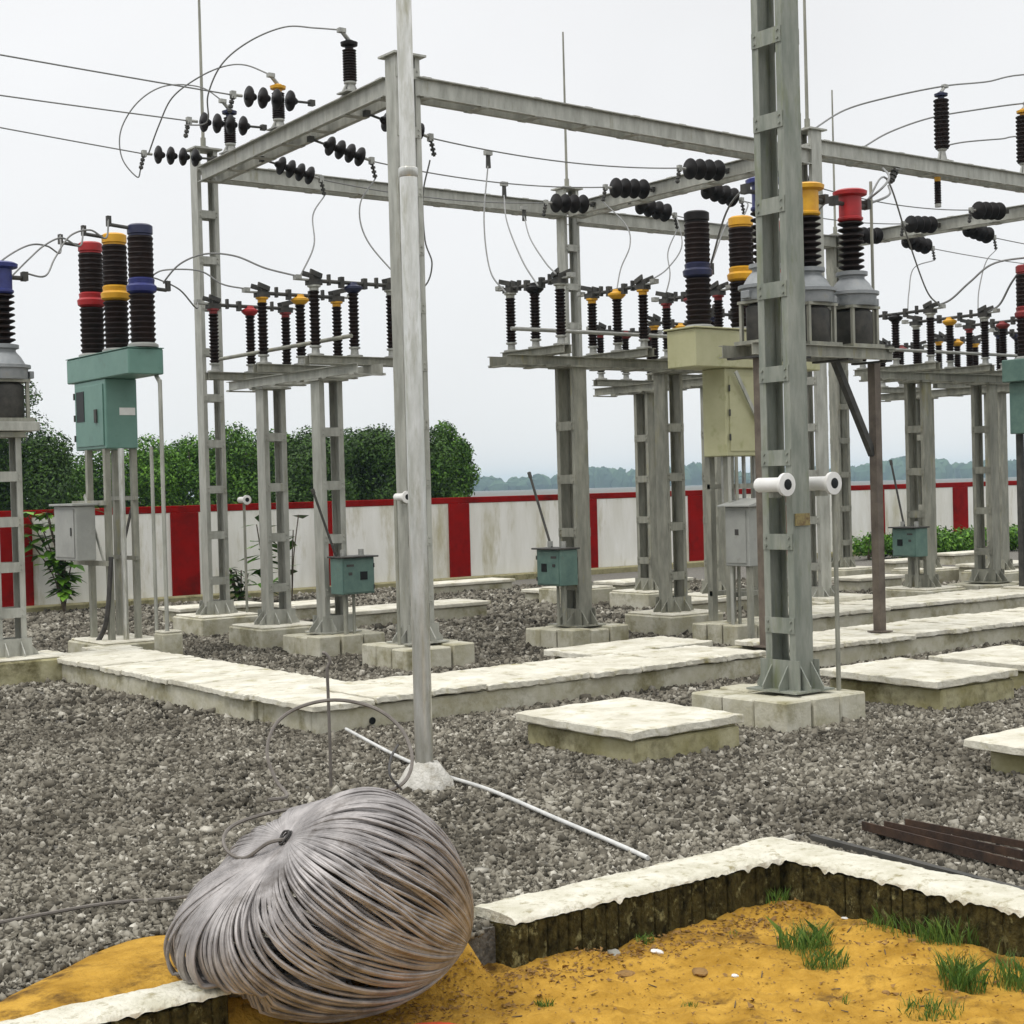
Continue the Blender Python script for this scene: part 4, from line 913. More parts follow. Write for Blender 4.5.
# ------------------------------------------------------------------ boundary wall
WY = 27.4; WH = 1.83
t = thing('boundary_wall', 'white boundary wall with red top band and red pillars across the background', 'wall', (0, WY, 0))
b = MB(); b.box((-14, 0, -.2), (70, .23, WH - .13)); b.build('wall_face', 'wallwhite', t)
b = MB(); b.box((-14, -.015, WH - .128), (70, .245, WH)); b.build('top_band', 'wallred', t, .008)
b = MB(); b.box((-14, -.22, -.2), (70, -.001, .14)); b.build('footing', 'ledge', t, .03)
for x, w in ((3.3, .62), (6.5, .62), (9.72, .66), (12.99, .56), (16.14, .50), (19.32, .52), (22.95, .40), (26.27, .50), (29.6, .4), (32.9, .5), (36.4, .62), (39.7, .55), (43, .55), (46.3, .55)):
    b = MB(); b.box((x - w / 2, -.05, .02), (x + w / 2, .28, WH - .13)); b.build('pillar', 'wallred', t, .006)

# ------------------------------------------------------------------ trees
def leaf_mesh(name, blobs, n, size, m, parent=None, seed=0, shell=.55, squash=1.0, up=.3):
    g = np.random.default_rng(seed)
    W = np.array([bl[3] * bl[4] * bl[5] for bl in blobs]) ** .67; W /= W.sum()
    ix = g.choice(len(blobs), n, p=W); B = np.array([bl[:6] for bl in blobs])[ix]
    d = g.normal(size=(n, 3)); d /= np.linalg.norm(d, axis=1, keepdims=True)
    r = shell + (1.06 - shell) * g.random(n) ** .6
    c_ = B[:, :3] + d * B[:, 3:6] * r[:, None]
    # small twig clusters: jitter
    c_ += g.normal(size=(n, 3)) * size * .8
    nrm = d + g.normal(size=(n, 3)) * .7 + np.array([0, 0, up]); nrm /= np.linalg.norm(nrm, axis=1, keepdims=True)
    a = np.cross(nrm, g.normal(size=(n, 3))); a /= np.linalg.norm(a, axis=1, keepdims=True); bb = np.cross(nrm, a)
    s = size * g.uniform(.6, 1.3, n)[:, None]
    q = np.stack([c_ - a * s, c_ - bb * s * .5 + nrm * s * .1, c_ + a * s, c_ + bb * s * .5 + nrm * s * .1], 1)
    me = bpy.data.meshes.new(name); me.vertices.add(n * 4); me.vertices.foreach_set('co', q.reshape(-1))
    me.loops.add(n * 4); me.loops.foreach_set('vertex_index', np.arange(n * 4, dtype=np.int32)); me.polygons.add(n)
    me.polygons.foreach_set('loop_start', np.arange(n, dtype=np.int32) * 4); me.polygons.foreach_set('loop_total', np.full(n, 4, np.int32)); me.update()
    me.materials.append(M[m]); o = bpy.data.objects.new(name, me); col.objects.link(o); o.parent = parent
    return o
def tree(px, D, top, w, label, m='leaf', seed=0, n=23000, conic=False, size=.058):
    # px, D: where the trunk stands; top: height; w: crown width
    p = EYEP + FWD * D + RGT * ((px - 512) / F * D); x, y = p.x, p.y
    g = random.Random(seed * 13 + 5)
    t = thing('broadleaf_tree', label, 'tree', (x, y, 0), 0, 'trees behind the boundary wall')
    b = MB(); b.cyl((0, 0, -.1), (.1, .05, top * .5), .13, .07, 8)
    for k in range(6):
        a = g.uniform(0, 6.28); b.cyl((.05, .02, top * (.2 + .05 * k)), (math.cos(a) * w * .3, math.sin(a) * w * .3, top * (.45 + .08 * k)), .05, .015, 6)
    b.build('trunk', 'bark', t, smooth=True)
    bl = []
    for k in range(15):
        f = g.random(); zz = top * (.18 + .66 * f); rr = w * .5 * (1 - .55 * abs(f - .35) / .65) * g.uniform(.3, .95)
        if conic: rr *= (1 - f) * 1.1
        a = g.uniform(0, 6.28); s = w * g.uniform(.16, .26)
        bl.append((math.cos(a) * rr, math.sin(a) * rr, zz, s, s, s * g.uniform(.7, 1.0)))
    bl.append((0, 0, top * .5, w * .33, w * .33, top * .36)); bl.append((0, 0, top - w * .16, w * .17, w * .17, w * .15))
    leaf_mesh('crown', bl, n, size, m, t, seed + 100)
TR = [(22, 47, 5.7, 3.6, 'tall dark tree at the left picture edge behind the wall', 'leafdark'), (-34, 46, 5.2, 3.6, 'dark tree mostly outside the left picture edge', 'leafdark'), (58, 52, 3.6, 2.6, 'low green tree between the dark tree and the teal breaker', 'leaf'),
      (100, 50, 3.7, 3.0, 'green tree behind the grey relay box of the teal breaker', 'leaf'), (150, 50, 4.0, 3.2, 'green tree just left of the leftmost tall column', 'leafbright'), (196, 51, 4.0, 3.2, 'bright green tree behind the leftmost tall column', 'leafbright'),
      (236, 50, 4.3, 3.0, 'green tree with a small pointed top right of the leftmost column', 'leaf'), (276, 51, 4.15, 3.3, 'green tree behind the left isolator columns', 'leaf'), (318, 49, 4.0, 3.2, 'dark green tree right behind the teal-box isolator column', 'leafdark'),
      (352, 51, 4.1, 3.0, 'dark green tree left of the shiny pipe', 'leafdark'), (385, 50, 4.1, 3.0, 'dark green tree hidden by the shiny pipe', 'leafdark'), (418, 50, 4.2, 3.0, 'dark green tree just right of the shiny pipe', 'leafdark'), (447, 50, 4.15, 2.0, 'rounded tree ending the tree row right of the pipe', 'leaf')]
for i, (px, D, top, w, lb, m) in enumerate(TR): tree(px, D, top, w, lb, m, seed=i + 1)
# distant wooded ridge
bl = []; g = random.Random(3); N_ = 900; V = []; Fc = []
b = MB()
for i in range(520):
    px = g.uniform(330, 1230); D = g.uniform(1450, 1560); p = EYEP + FWD * D + RGT * ((px - 512) / F * D)
    hh = 15 + 3.2 * math.sin(px * .021 + 1) + 2.2 * math.sin(px * .057) + g.uniform(-2.5, 2.0)
    if 690 < px < 720: hh += 4.0
    s = g.uniform(5, 10); seg = 7; prof = [(s * .9, 0), (s * 1.05, hh * .35), (s * .9, hh * .65), (s * .55, hh * .88), (s * .12, hh)]
    o_ = len(b.v)
    b.lathe([(r, z) for r, z in prof], seg, c=(p.x, p.y, 0))
    for k in range(o_, len(b.v)):
        v = b.v[k]; b.v[k] = (v[0] + g.uniform(-1.4, 1.4), v[1] + g.uniform(-1.4, 1.4), v[2] + g.uniform(-1.2, 1.0) * (v[2] > 0))
tag(b.build('distant_trees', 'farleaf'), 'far blue-green line of woods on the horizon', 'woods', kind='stuff')

# ------------------------------------------------------------------ weeds and bushes
def weed(x, y, h, n, label, leaf, m='leafbright', spread=.3, name='weed_plant', stems=5, cat='plant', group=None, seed=0, z=0):
    g = random.Random(seed); t = thing(name, label, cat, (x, y, z), 0, group)
    b = MB(); lv_ = MB()
    for k in range(stems):
        a = g.uniform(0, 6.28); d = Vector((math.cos(a), math.sin(a) * .4, 0)) * spread * g.uniform(.3, 1); hh = h * g.uniform(.6, 1)
        pts = spline([(0, 0, 0), d * .3 + UPV * hh * .5, d + UPV * hh], 4); b.tube(pts, .012, 5)
        for j in range(n):
            p = pts[min(len(pts) - 1, 2 + int(g.random() * (len(pts) - 2)))]; a2 = g.uniform(0, 6.28); s = leaf * g.uniform(.6, 1.2)
            u = Vector((math.cos(a2), math.sin(a2), g.uniform(-.5, .35))).normalized(); w_ = u.cross(UPV).normalized()
            p0 = p + u * .02; p1 = p0 + u * s; mid = p0 + u * s * .5 - UPV * s * .05
            lv_.add([p0, mid + w_ * s * .32, p1 - UPV * s * .2, mid - w_ * s * .32], [(0, 1, 2, 3)])
    b.build('stem', 'bark', t); lv_.build('foliage', m, t)
p = onz(48, 607, .1); weed(p.x + .1, 26.8, 2.1, 34, 'leafy weed climbing the wall by the left red pillar', .27, 'leafbright', .75, stems=9, seed=4)
p = ony(265, 560, 25.5); weed(p.x, 25.5, 1.75, 10, 'broad-leaved plant by the wall left of the first isolator column', .42, 'leafbright', .25, stems=4, seed=8)
p = ony(291, 560, 25.8); weed(p.x, 25.8, 1.80, 6, 'thin broad-leaved sapling leaning between the left isolator columns', .5, 'leaf', .4, stems=2, seed=18)
p = ony(240, 560, 23.5); weed(p.x, 23.5, .95, 26, 'dark withered weed heap beside the leftmost column', .16, 'leafdark', .35, stems=8, seed=12)
for i, (px, yy, w, h, lb) in enumerate(((868, 25.6, 1.0, .62, 'small green bush behind the thin dark stand leg'), (905, 25.4, 1.2, .55, 'green bush left of the right teal drive box'), (940, 25.2, 1.3, .68, 'bright green bush right of the right teal drive box'), (965, 25.4, 1.2, .62, 'bright green bush between the two right columns'), (1012, 25.2, 1.3, .6, 'green bush at the right picture edge'))):
    p = ony(px, 545, yy); t = thing('green_bush', lb, 'bush', (p.x, yy, 0), 0, 'bushes along the wall at right'); g = random.Random(i)
    b = MB(); 
    for k in range(5): b.cyl((0, 0, -.02), (g.uniform(-.4, .4), g.uniform(-.2, .2), h * .8), .02, .008, 5)
    b.build('stem', 'bark', t)
    leaf_mesh('foliage', [(g.uniform(-.5, .5) * w, g.uniform(-.2, .2), h * g.uniform(.3, .75), w * .28, w * .28, h * .38) for k in range(8)], 2600, .055, 'leafbright', t, 300 + i, shell=.3)

# ------------------------------------------------------------------ planting bed in front
def soil_h(x, y):
    k = max(0, min(1, (x - 2.72) / .12)) * max(0, min(1, (4.12 - x) / .14)) * max(0, min(1, (y - 5.50 - .05 * math.sin(x * 9)) / .26)); k = k * k * (3 - 2 * k)
    return soil_0(x, y) * (1 - k) + .012 * k
def soil_0(x, y): return -.170 + .028 * noise2(x * 2.2, y * 2.2, 1) + .018 * noise2(x * 6, y * 6, 4) + .012 * noise2(x * 17, y * 15, 2)
n_ = 150; b = MB(); vs = []; fs = []
for j in range(n_ + 1):
    for i in range(n_ + 1):
        x = BX0 - .05 + (BX1 - BX0 + .08) * i / n_; y = BY0 - .05 + (BY1 - BY0 + .05) * j / n_; vs.append((x, y, soil_h(x, y)))
for j in range(n_):
    for i in range(n_): fs.append((j * (n_ + 1) + i, j * (n_ + 1) + i + 1, (j + 1) * (n_ + 1) + i + 1, (j + 1) * (n_ + 1) + i))
b.add(vs, fs); tag(b.build('sand_soil', 'sand', smooth=True), kind='structure')
# sand spilled outside the kerb at left
b = MB(); cx_ = sum(p.x for p in spill) / len(spill); cy_ = sum(p.y for p in spill) / len(spill)
rings = 9; vs = [(cx_, cy_, .045)]; fs = []; nS = 60; P = spline(spill + [spill[0]], 6)[:60]; nS = len(P)
for k in range(1, rings + 1):
    f = k / rings
    for p in P: 
        x = cx_ + (p.x - cx_) * f * 1.03; y = cy_ + (p.y - cy_) * f * 1.03
        vs.append((x, y, .035 * (1 - f ** 3) + .006 + .012 * noise2(x * 9, y * 9, 3) * (1 - f) - (.035 if k == rings else 0)))
for i in range(nS): fs.append((0, 1 + i, 1 + (i + 1) % nS))
for k in range(rings - 1):
    for i in range(nS): fs.append((1 + k * nS + i, 1 + (k + 1) * nS + i, 1 + (k + 1) * nS + (i + 1) % nS, 1 + k * nS + (i + 1) % nS))
b.add(vs, fs); tag(b.build('sand_spill', 'sand', smooth=True), kind='structure')

# brick edging with a white plaster cap
def edging(p0, p1, w, label, zc=.065, side=1, end0=True, end1=True, drip=(.0, .016)):
    # p0->p1 is the inner face (towards the bed) ; the wall lies to the left of it (side=1) or right
    p0 = Vector((*p0, 0)); p1 = Vector((*p1, 0)); L = (p1 - p0).length; a = math.atan2((p1 - p0).y, (p1 - p0).x)
    t = thing('brick_edging', label, 'brick edging', p0, a, 'brick edgings of the planting bed')
    b = MB(); x = 0
    while x < L - .03:
        bw = min(random.uniform(.062, .11), L - x); o_ = random.uniform(-.010, .012)
        b.box((x, (0 + o_) if side > 0 else (-w + .01), -.30), (x + bw - random.uniform(.002, .008), w - .01 if side > 0 else -o_, zc - .035 + random.uniform(-.004, .004))); x += bw
    b.build('brick_course', 'brick', t, .006)
    b = MB(); b.box((.005, .012 if side > 0 else -w + .02, -.30), (L - .005, w - .02 if side > 0 else -.012, zc - .045)); b.build('mortar_core', 'brick', t)
    # cap: lumpy top sheet with an uneven, dripping edge
    b = MB(); nx = int(L / .012); ny = 8; vs = []; fs = []
    prof = [(-.004, None), (-.006, -.012), (.012, 0.0), (w * .3, .006), (w * .6, .006), (w * .9, .003), (w + .012, -.006), (w + .014, -.06)]
    DR = [0.0] * (nx + 1)
    for i in range(nx + 1): DR[i] = random.uniform(*drip) * 1.3 + (random.uniform(.02, .07) if random.random() < .07 else 0)
    for _ in range(2): DR = [(DR[max(0, i - 1)] + 2 * DR[i] + DR[min(nx, i + 1)]) / 4 for i in range(nx + 1)]
    for i in range(nx + 1):
        x = L * i / nx; dr = DR[i]
        for j, (yy, zz) in enumerate(prof):
            wob = .006 * noise2(x * 7, yy * 9, 5) + .003 * noise2(x * 29, yy * 31, 2)
            z = zc + (zz if zz is not None else -.016 - dr) + (wob * .6 if 0 < j < ny - 1 else 0)
            yv = yy + (wob if j in (1, 2, 5, 6) else 0) - (.008 if j == 0 else 0) * 0
            if j == 0: yv -= .009 + .004 * noise2(x * 40, 1)
            vs.append((x, side * yv, z))
    for i in range(nx):
        for j in range(ny - 1):
            q = (i * ny + j, (i + 1) * ny + j, (i + 1) * ny + j + 1, i * ny + j + 1); fs.append(q if side > 0 else q[::-1])
    o_ = tuple(range(ny)); fs.append(o_ if side < 0 else o_[::-1]); o_ = tuple(nx * ny + j for j in range(ny)); fs.append(o_ if side > 0 else o_[::-1])
    b.add(vs, fs); b.build('plaster_cap', 'capp', t, smooth=True)
    return t
edging((4.22, 5.64), (5.98, 5.66), .30, 'low mossy brick edging with white cap behind the orange sand, right of the coil')
edging((5.98, 5.97), (6.05, 2.2), .29, 'low mossy brick edging with white cap going off to the right edge', side=1, drip=(.0, .014))
edging((.8, 5.64), (2.80, 5.62), .21, 'short white-capped brick edging at the bottom left under the coil', drip=(.0, .012))

# ------------------------------------------------------------------ the coil of conductor
def make_coil():
    # a ball-shaped hank: turns run from the tied pinch at the upper left round to the far lower right
    A = ond(288, 839, 6.38); B = ond(462, 966, 6.72); B.z = .06
    base = Vector((A.x, A.y, 0)); axis = (B - A); L = axis.length / 2; axis.normalize()
    ur = (RGT * .66 + UPV * .75); ur = (ur - axis * ur.dot(axis)).normalized(); fr = ur.cross(axis)
    if fr.dot(FWD) > 0: fr = -fr
    t = thing('cable_coil', 'big tied coil of grey stranded conductor lying over the gap in the brick edging', 'cable coil', base)
    g = random.Random(11)
    tabW = [(0, .355), (45, .43), (90, .475), (135, .60), (180, .68), (225, .50), (270, .34), (315, .30), (360, .355)]
    tabK = [(0, .20), (45, .27), (90, .44), (135, .64), (180, .74), (225, .55), (270, .34), (315, .22), (360, .20)]
    def look(tab, d):
        d %= 360
        for (a, ra), (c_, rc) in zip(tab, tab[1:]):
            if a <= d <= c_:
                f = (d - a) / (c_ - a); f = f * f * (3 - 2 * f); return ra + (rc - ra) * f
    def turn(d, k):
        pts = []; q1, q2, q3 = g.uniform(0, 6.28), g.uniform(0, 6.28), g.uniform(0, 6.28); N_ = 46; am = g.uniform(.15, .8)
        for i in range(N_ + 1):
            s = i / N_; e = math.sin(math.pi * s)
            dd = d + am * e * (4.0 * math.sin(5 * s + q1) + 2.0 * math.sin(11 * s + q2)); a = math.radians(dd)
            w_ = look(tabW, dd) * k * (e ** .80) + .022
            w_ *= 1 + .012 * math.sin(9 * s + q3)
            along = 2 * L * s - look(tabK, dd) * e * (1 - s) * k
            p = A + axis * along + (ur * math.cos(a) + fr * math.sin(a)) * w_
            lo = .014 if p.y > 5.55 else -.15
            if p.x < 2.86 and p.y < 5.9: lo = .085
            if p.z < lo: p = Vector((p.x, p.y, lo + (p.z - lo) * .06))
            pts.append(p - base)
        return pts
    b = MB(); d = 0
    while d < 360:      # turns lie in bundles of a few, with gaps between
        n = g.randint(4, 11); k0 = g.uniform(.975, 1.02)
        for i in range(n):
            b.tube(turn(d, k0 * g.uniform(.985, 1.012)), .0078, 7); d += g.uniform(1.0, 1.35) if 40 < d < 215 else g.uniform(1.5, 2.4)
        d += g.uniform(.3, 1.3)
    for i in range(150): b.tube(turn(360 * (i + g.uniform(-.6, .6)) / 150, g.uniform(.88, .95)), .0078, 6)
    for i in range(24): b.tube(turn(g.uniform(-20, 210), g.uniform(1.015, 1.04)), .0078, 7)
    b.build('wound_turns', 'coil', t, smooth=True)
    b = MB()
    for k in range(6):
        b.tube([A - base + (ur * math.cos(a) + fr * math.sin(a)) * (.030 + .004 * math.sin(3 * a + k)) + axis * (.012 * k - .02) for a in [2 * math.pi * i / 20 for i in range(20)]], .005, 6, True)
    b.build('tie_wire', 'wiredark', t, smooth=True)
    return A, axis
cc, ax = make_coil()
GLc = 'loose ends of the conductor coil'
def onplane(px, D): return [ond(x, y, D) for x, y in px]
t = wire('loose_loop', spline([ond(268, 800, 6.9), ond(287, 796, 7.0), ond(276, 780, 7.1), ond(267, 752, 7.2), ond(276, 724, 7.3), ond(300, 707, 7.4), ond(335, 700, 7.4), ond(372, 707, 7.4), ond(398, 725, 7.3), ond(411, 750, 7.2), ond(410, 772, 7.1), ond(396, 788, 7.0), ond(360, 798, 6.9)], 8), 'springy open loop of wire standing up above the coil', 'wire', .0085, GLc, 'coilend')
wire('loose_end', spline([ond(398, 745, 7.2), ond(391, 758, 7.1), ond(390, 775, 7.0), ond(402, 790, 7.0)], 6), 'short stiff wire end between coil and pipe cone', 'wire', .006, GLc, 'wiredark')
wire('loose_end', spline([cc, ond(262, 866, 6.62), ond(225, 885, 6.8), ond(195, 895, 6.9), onz(165, 899, .03), onz(110, 903, .035), onz(55, 912, .035), onz(-30, 928, .03)], 6), 'long wire end trailing left over the gravel', 'wire', .0085, GLc, 'coilend')
wire('loose_end', spline([cc, ond(268, 843, 6.36), ond(245, 858, 6.42), ond(228, 852, 6.5), ond(224, 836, 6.6), ond(240, 822, 6.7), ond(285, 810, 6.85), ond(340, 806, 7.0)], 6), 'curled wire end sticking out left of the tie', 'wire', .008, GLc, 'coilend')
t = thing('rusty_stake', 'thin upright metal stake with hooked top behind the loose loop', 'stake', onz(331, 790, 0))
p0 = onz(331, 790, 0); D_ = dep(p0)
b = MB(); b.tube([ond(331, 792, D_) - p0, ond(330, 745, D_) - p0, ond(328, 690, D_) - p0, ond(327, 668, D_) - p0], .011, 8); b.build('shaft', 'coilend', t, smooth=True)
b = MB(); b.tube(spline([ond(327, 668, D_) - p0, ond(330, 661, D_) - p0, ond(326, 654, D_) - p0, ond(322, 653, D_) - p0], 4), .011, 8); b.build('hook', 'coilend', t, smooth=True)

# white conduit across the gravel
b = MB(); pts = [onz(346, 729, .09), onz(395, 755, .05), onz(440, 774, .045), onz(490, 790, .045), onz(560, 820, .045), onz(610, 841, .045), onz(648, 858, .03)]
b.tube(spline(pts, 6), .013, 10); tag(b.build('white_conduit', 'plastic', smooth=True), 'long thin white plastic pipe lying across the gravel past the pipe cone', 'pipe')
# dark steel sections lying behind the right edging
GB = 'rusty steel angles lying on the gravel'
def lying(px0, px1, w, label, z=.03, m='brownsteel'):
    p0 = onz(*px0, z); p1 = onz(*px1, z); p1 = p0 + (p1 - p0) * 1.25
    b = MB(); b.angle(p0, p1, w, .009, up=(0, .45, 1)); return tag(b.build('steel_angle', m), label, 'steel angle', GB)
lying((862, 830), (1024, 872), .05, 'nearest of three rusty steel angles on the gravel at right', .035)
lying((884, 829), (1024, 860), .045, 'middle of three rusty steel angles on the gravel at right', .06)
lying((905, 826), (1024, 849), .04, 'farthest of three rusty steel angles on the gravel at right', .04)
b = MB(); p0 = onz(812, 838, .03); p1 = onz(1024, 893, .03); p1 = p0 + (p1 - p0) * 1.2; b.bar(p0, p1, .04, .04); tag(b.build('black_bar', 'darksteel'), 'long black bar lying right along the white-capped edging', 'steel bar')

# ------------------------------------------------------------------ things on the sand
def onsoil(px, py):
    p = onz(px, py, -.18); p.z = soil_h(p.x, p.y); return p
def tuft(px, py, h, n, spread, label, seed):
    n = int(n * 1.7); spread *= 1.45
    g = random.Random(seed); p = onsoil(px, py); b = MB()
    for k in range(n):
        a = g.uniform(0, 6.28); r = spread * g.random() ** .7; o = Vector((math.cos(a) * r, math.sin(a) * r, 0)); o.z = soil_h(p.x + o.x, p.y + o.y) - p.z - .005
        d = Vector((g.uniform(-1, 1), g.uniform(-1, 1), 0)) * .8; hh = h * g.uniform(.35, 1); w_ = Vector((g.uniform(-1, 1), g.uniform(-1, 1), 0)).normalized() * .0019
        m1 = o + UPV * hh * .6 + d * hh * .3; tip = o + UPV * hh * .95 + d * hh * .85
        b.add([o - w_, o + w_, m1 + w_ * .8, tip, m1 - w_ * .8], [(0, 1, 2, 3, 4)])
    o = b.build('grass_tuft', 'grass'); o.location = p; return tag(o, label, 'grass tuft', 'grass tufts on the sand')
for i, a in enumerate(((806, 952, .16, 190, .09, 'tall bright grass tuft in the middle of the sand'), (826, 968, .10, 110, .07, 'lower half of the bright grass clump in the middle'), (775, 905, .10, 60, .05, 'grass tuft in the inner corner of the edging'), (645, 942, .05, 50, .035, 'small round grass tuft right of the coil'),
                       (905, 930, .13, 120, .10, 'grass patch under the right edging, left part'), (955, 942, .17, 220, .12, 'dense grass patch under the right edging, right part'), (962, 985, .17, 200, .07, 'tall grass tuft at the lower right'), (930, 1015, .06, 110, .09, 'low grass at the bottom right edge'), (845, 1000, .07, 6, .012, 'single grass blade bunch at the bottom'), (1012, 985, .17, 90, .06, 'grass tuft at the right picture edge'), (545, 1008, .05, 30, .03, 'tiny grass tuft at the bottom near the coil'), (1005, 935, .16, 150, .10, 'grass growing at the foot of the right edging by the edge'), (735, 935, .03, 14, .03, 'sparse sprouts left of the inner corner'), (690, 1005, .04, 14, .03, 'sparse sprouts at the bottom middle'), (870, 930, .05, 26, .05, 'short grass left of the grass patch under the edging'))): tuft(*a, 40 + i)
def lump(px, py, s, m, label, name, cat, seed, flat=.5, group=None):
    g = random.Random(seed); p = onsoil(px, py); bm = bmesh.new(); bmesh.ops.create_icosphere(bm, subdivisions=2, radius=1)
    for v in bm.verts: v.co = Vector((v.co.x * s, v.co.y * s * .8, v.co.z * s * flat)) * g.uniform(.82, 1.12)
    me = bpy.data.meshes.new(name); bm.to_mesh(me); bm.free(); me.materials.append(M[m]); o = bpy.data.objects.new(name, me); col.objects.link(o); o.location = p + UPV * s * flat * .4; o.rotation_euler = (g.uniform(-.2, .2), g.uniform(-.2, .2), g.uniform(0, 6)); return tag(o, label, cat, group)
lump(614, 956, .045, 'rock', 'brown-grey stone on the sand right of the coil', 'loose_stone', 'stone', 1)
lump(657, 957, .034, 'white', 'white crumpled scrap on the orange sand', 'white_scrap', 'litter', 2, .35)
lump(625, 974, .055, 'clod', 'dark clod below the brown stone', 'earth_clod', 'clod', 3, .3, 'dark clods on the sand')
lump(700, 976, .05, 'clod', 'dark clod in the middle of the sand', 'earth_clod', 'clod', 4, .25, 'dark clods on the sand')
lump(560, 950, .05, 'clod', 'dark clod just under the edging by the coil', 'earth_clod', 'clod', 5, .35, 'dark clods on the sand')
lump(735, 983, .02, 'white', 'small pale scrap right of the middle clod', 'white_scrap', 'litter', 6, .4)
lump(886, 990, .022, 'clod', 'small dark clod by the tall grass', 'earth_clod', 'clod', 7, .6, 'dark clods on the sand')
lump(845, 918, .02, 'white', 'small pale scrap near the inner corner', 'white_scrap', 'litter', 8, .4)
p = onsoil(434, 1040); bm = bmesh.new(); bmesh.ops.create_uvsphere(bm, u_segments=24, v_segments=12, radius=1)
for v in bm.verts: v.co = Vector((v.co.x * .17, v.co.y * .10, v.co.z * .045)) * random.uniform(.95, 1.05)
me = bpy.data.meshes.new('orange_cloth'); bm.to_mesh(me); bm.free(); me.materials.append(M['orangered']); o = bpy.data.objects.new('orange_cloth', me); col.objects.link(o); o.location = p + UPV * .01; o.rotation_euler = (0, 0, -.65)
tag(o, 'orange-red cloth bundle at the bottom edge below the coil', 'cloth')
# crumbs of earth and dry stalks
b = MB(); g = random.Random(77)
for k in range(6500):
    x = g.uniform(2.6, 5.95); y = 5.62 - abs(g.gauss(0, .16)) if g.random() < .35 else g.uniform(3.2, 5.6)
    if y > 5.62 or y < 3.2: continue
    s = g.uniform(.003, .010) * (1.5 if y > 5.2 or x > 5.6 else 1) if g.random() < .93 else g.uniform(.010, .026)
    q = [Vector((g.uniform(-1, 1), g.uniform(-1, 1), g.uniform(-.2, .8))) * s for _ in range(4)]
    z = soil_h(x, y) + s * .2; b.add([Vector((x, y, z)) + v for v in q], [(0, 1, 2), (0, 2, 3), (0, 3, 1), (1, 3, 2)])
tag(b.build('earth_crumbs', 'clod'), 'crumbs of brown earth scattered on the orange sand', 'earth crumbs', kind='stuff')
b = MB()
for k in range(60):
    x = g.uniform(3.6, 5.9); y = g.uniform(3.6, 5.5); a = g.uniform(0, 3.14); l = g.uniform(.01, .06); p0 = Vector((x, y, soil_h(x, y) + .004)); x1 = x + math.cos(a) * l; y1 = y + math.sin(a) * l
    b.cyl(p0, Vector((x1, y1, soil_h(x1, y1) + .008)), .003, .002, 5)
tag(b.build('dry_twigs', 'bark'), 'dry twigs scattered on the orange sand', 'twigs', kind='stuff')

# ------------------------------------------------------------------ air
b = MB(); b.box((-2500, -2500, -1.5), (2500, 2500, 25)); hz_ = b.build('haze', None or 'white'); tag(hz_, 'thin pale haze', 'haze', kind='stuff')
hm = bpy.data.materials.new('haze'); hm.use_nodes = True; nt, N, L = nodes(hm); N.clear()
ou = N.new('ShaderNodeOutputMaterial'); pv = N.new('ShaderNodeVolumePrincipled'); pv.inputs['Color'].default_value = (.62, .83, .97, 1); pv.inputs['Density'].default_value = .00032; pv.inputs['Anisotropy'].default_value = .0
L.new(pv.outputs[0], ou.inputs['Volume']); hz_.data.materials.clear(); hz_.data.materials.append(hm)

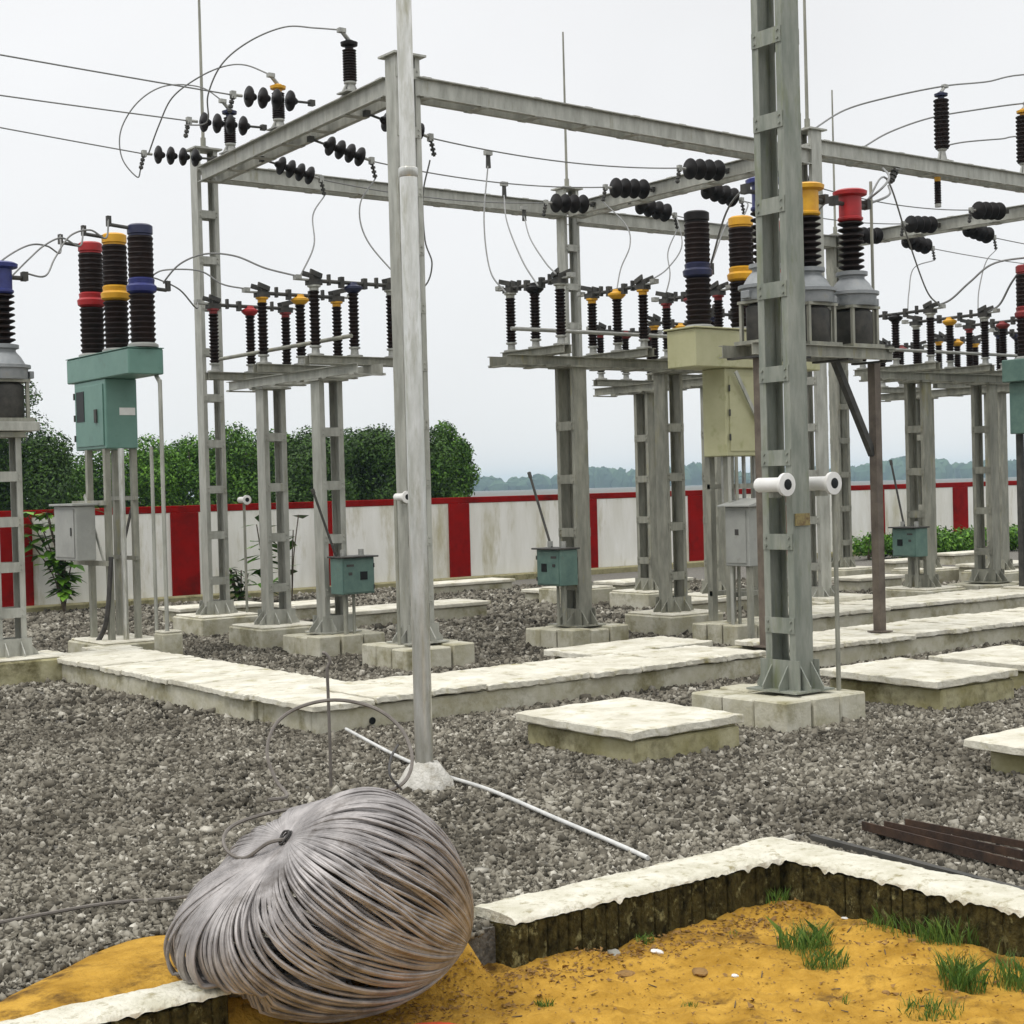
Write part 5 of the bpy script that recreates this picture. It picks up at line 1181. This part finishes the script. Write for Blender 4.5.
# ------------------------------------------------------------------ sky and sun: a bright overcast day
w = bpy.data.worlds.new('World'); scene.world = w; w.use_nodes = True; nt, N, L = nodes(w); N.clear()
out = N.new('ShaderNodeOutputWorld'); bg = N.new('ShaderNodeBackground'); bg2 = N.new('ShaderNodeBackground'); mx = N.new('ShaderNodeMixShader')
SUN_EL, SUN_AZ = R(58), R(200)
sk = N.new('ShaderNodeTexSky'); sk.sky_type = 'NISHITA'; sk.sun_disc = False; sk.sun_elevation = SUN_EL; sk.sun_rotation = SUN_AZ
L.new(sk.outputs[0], bg.inputs[0]); bg.inputs[1].default_value = .10
tc = N.new('ShaderNodeTexCoord'); sp = N.new('ShaderNodeSeparateXYZ'); L.new(tc.outputs['Generated'], sp.inputs[0])
rp = N.new('ShaderNodeValToRGB'); e = rp.color_ramp.elements
e[0].position = 0.0; e[0].color = (.925, .937, .945, 1); e[1].position = .36; e[1].color = (.985, .987, .99, 1)
e2_ = e.new(.16); e2_.color = (.955, .96, .965, 1); e3_ = e.new(.62); e3_.color = (1.5, 1.5, 1.49, 1); e4_ = e.new(1.0); e4_.color = (2.0, 2.0, 1.98, 1)
L.new(sp.outputs[2], rp.inputs[0])
nz = N.new('ShaderNodeTexNoise'); nz.inputs['Scale'].default_value = 2.2; nz.inputs['Detail'].default_value = 4; L.new(tc.outputs['Generated'], nz.inputs[0])
mr = N.new('ShaderNodeMapRange'); mr.inputs[1].default_value = .3; mr.inputs[2].default_value = .7; mr.inputs[3].default_value = .93; mr.inputs[4].default_value = 1.06; L.new(nz.outputs['Fac'], mr.inputs[0])
ml = N.new('ShaderNodeMix'); ml.data_type = 'RGBA'; ml.blend_type = 'MULTIPLY'; ml.inputs[0].default_value = 1; L.new(rp.outputs[0], ml.inputs[6]); L.new(mr.outputs[0], ml.inputs[7])
L.new(ml.outputs[2], bg2.inputs[0]); bg2.inputs[1].default_value = 1.0
mx.inputs[0].default_value = .93; L.new(bg.outputs[0], mx.inputs[1]); L.new(bg2.outputs[0], mx.inputs[2]); L.new(mx.outputs[0], out.inputs[0])
sl = bpy.data.lights.new('sun', 'SUN'); sl.energy = 1.3; sl.angle = R(14); sl.color = (1, .97, .92); so = bpy.data.objects.new('sun', sl); col.objects.link(so)
# towards the sun: from behind the camera's left shoulder
sd = (RGT * -.45 - FWD * .35 + UPV * 1.05).normalized()
so.rotation_euler = sd.to_track_quat('Z', 'Y').to_euler()
sk.sun_elevation = math.asin(sd.z); sk.sun_rotation = math.atan2(sd.x, sd.y)
vs_ = scene.view_settings; vs_.view_transform = 'Standard'; vs_.look = 'None'; vs_.exposure = 0.0; vs_.gamma = 1; vs_.use_curve_mapping = False
scene.cycles.max_bounces = 6; scene.cycles.volume_bounces = 0
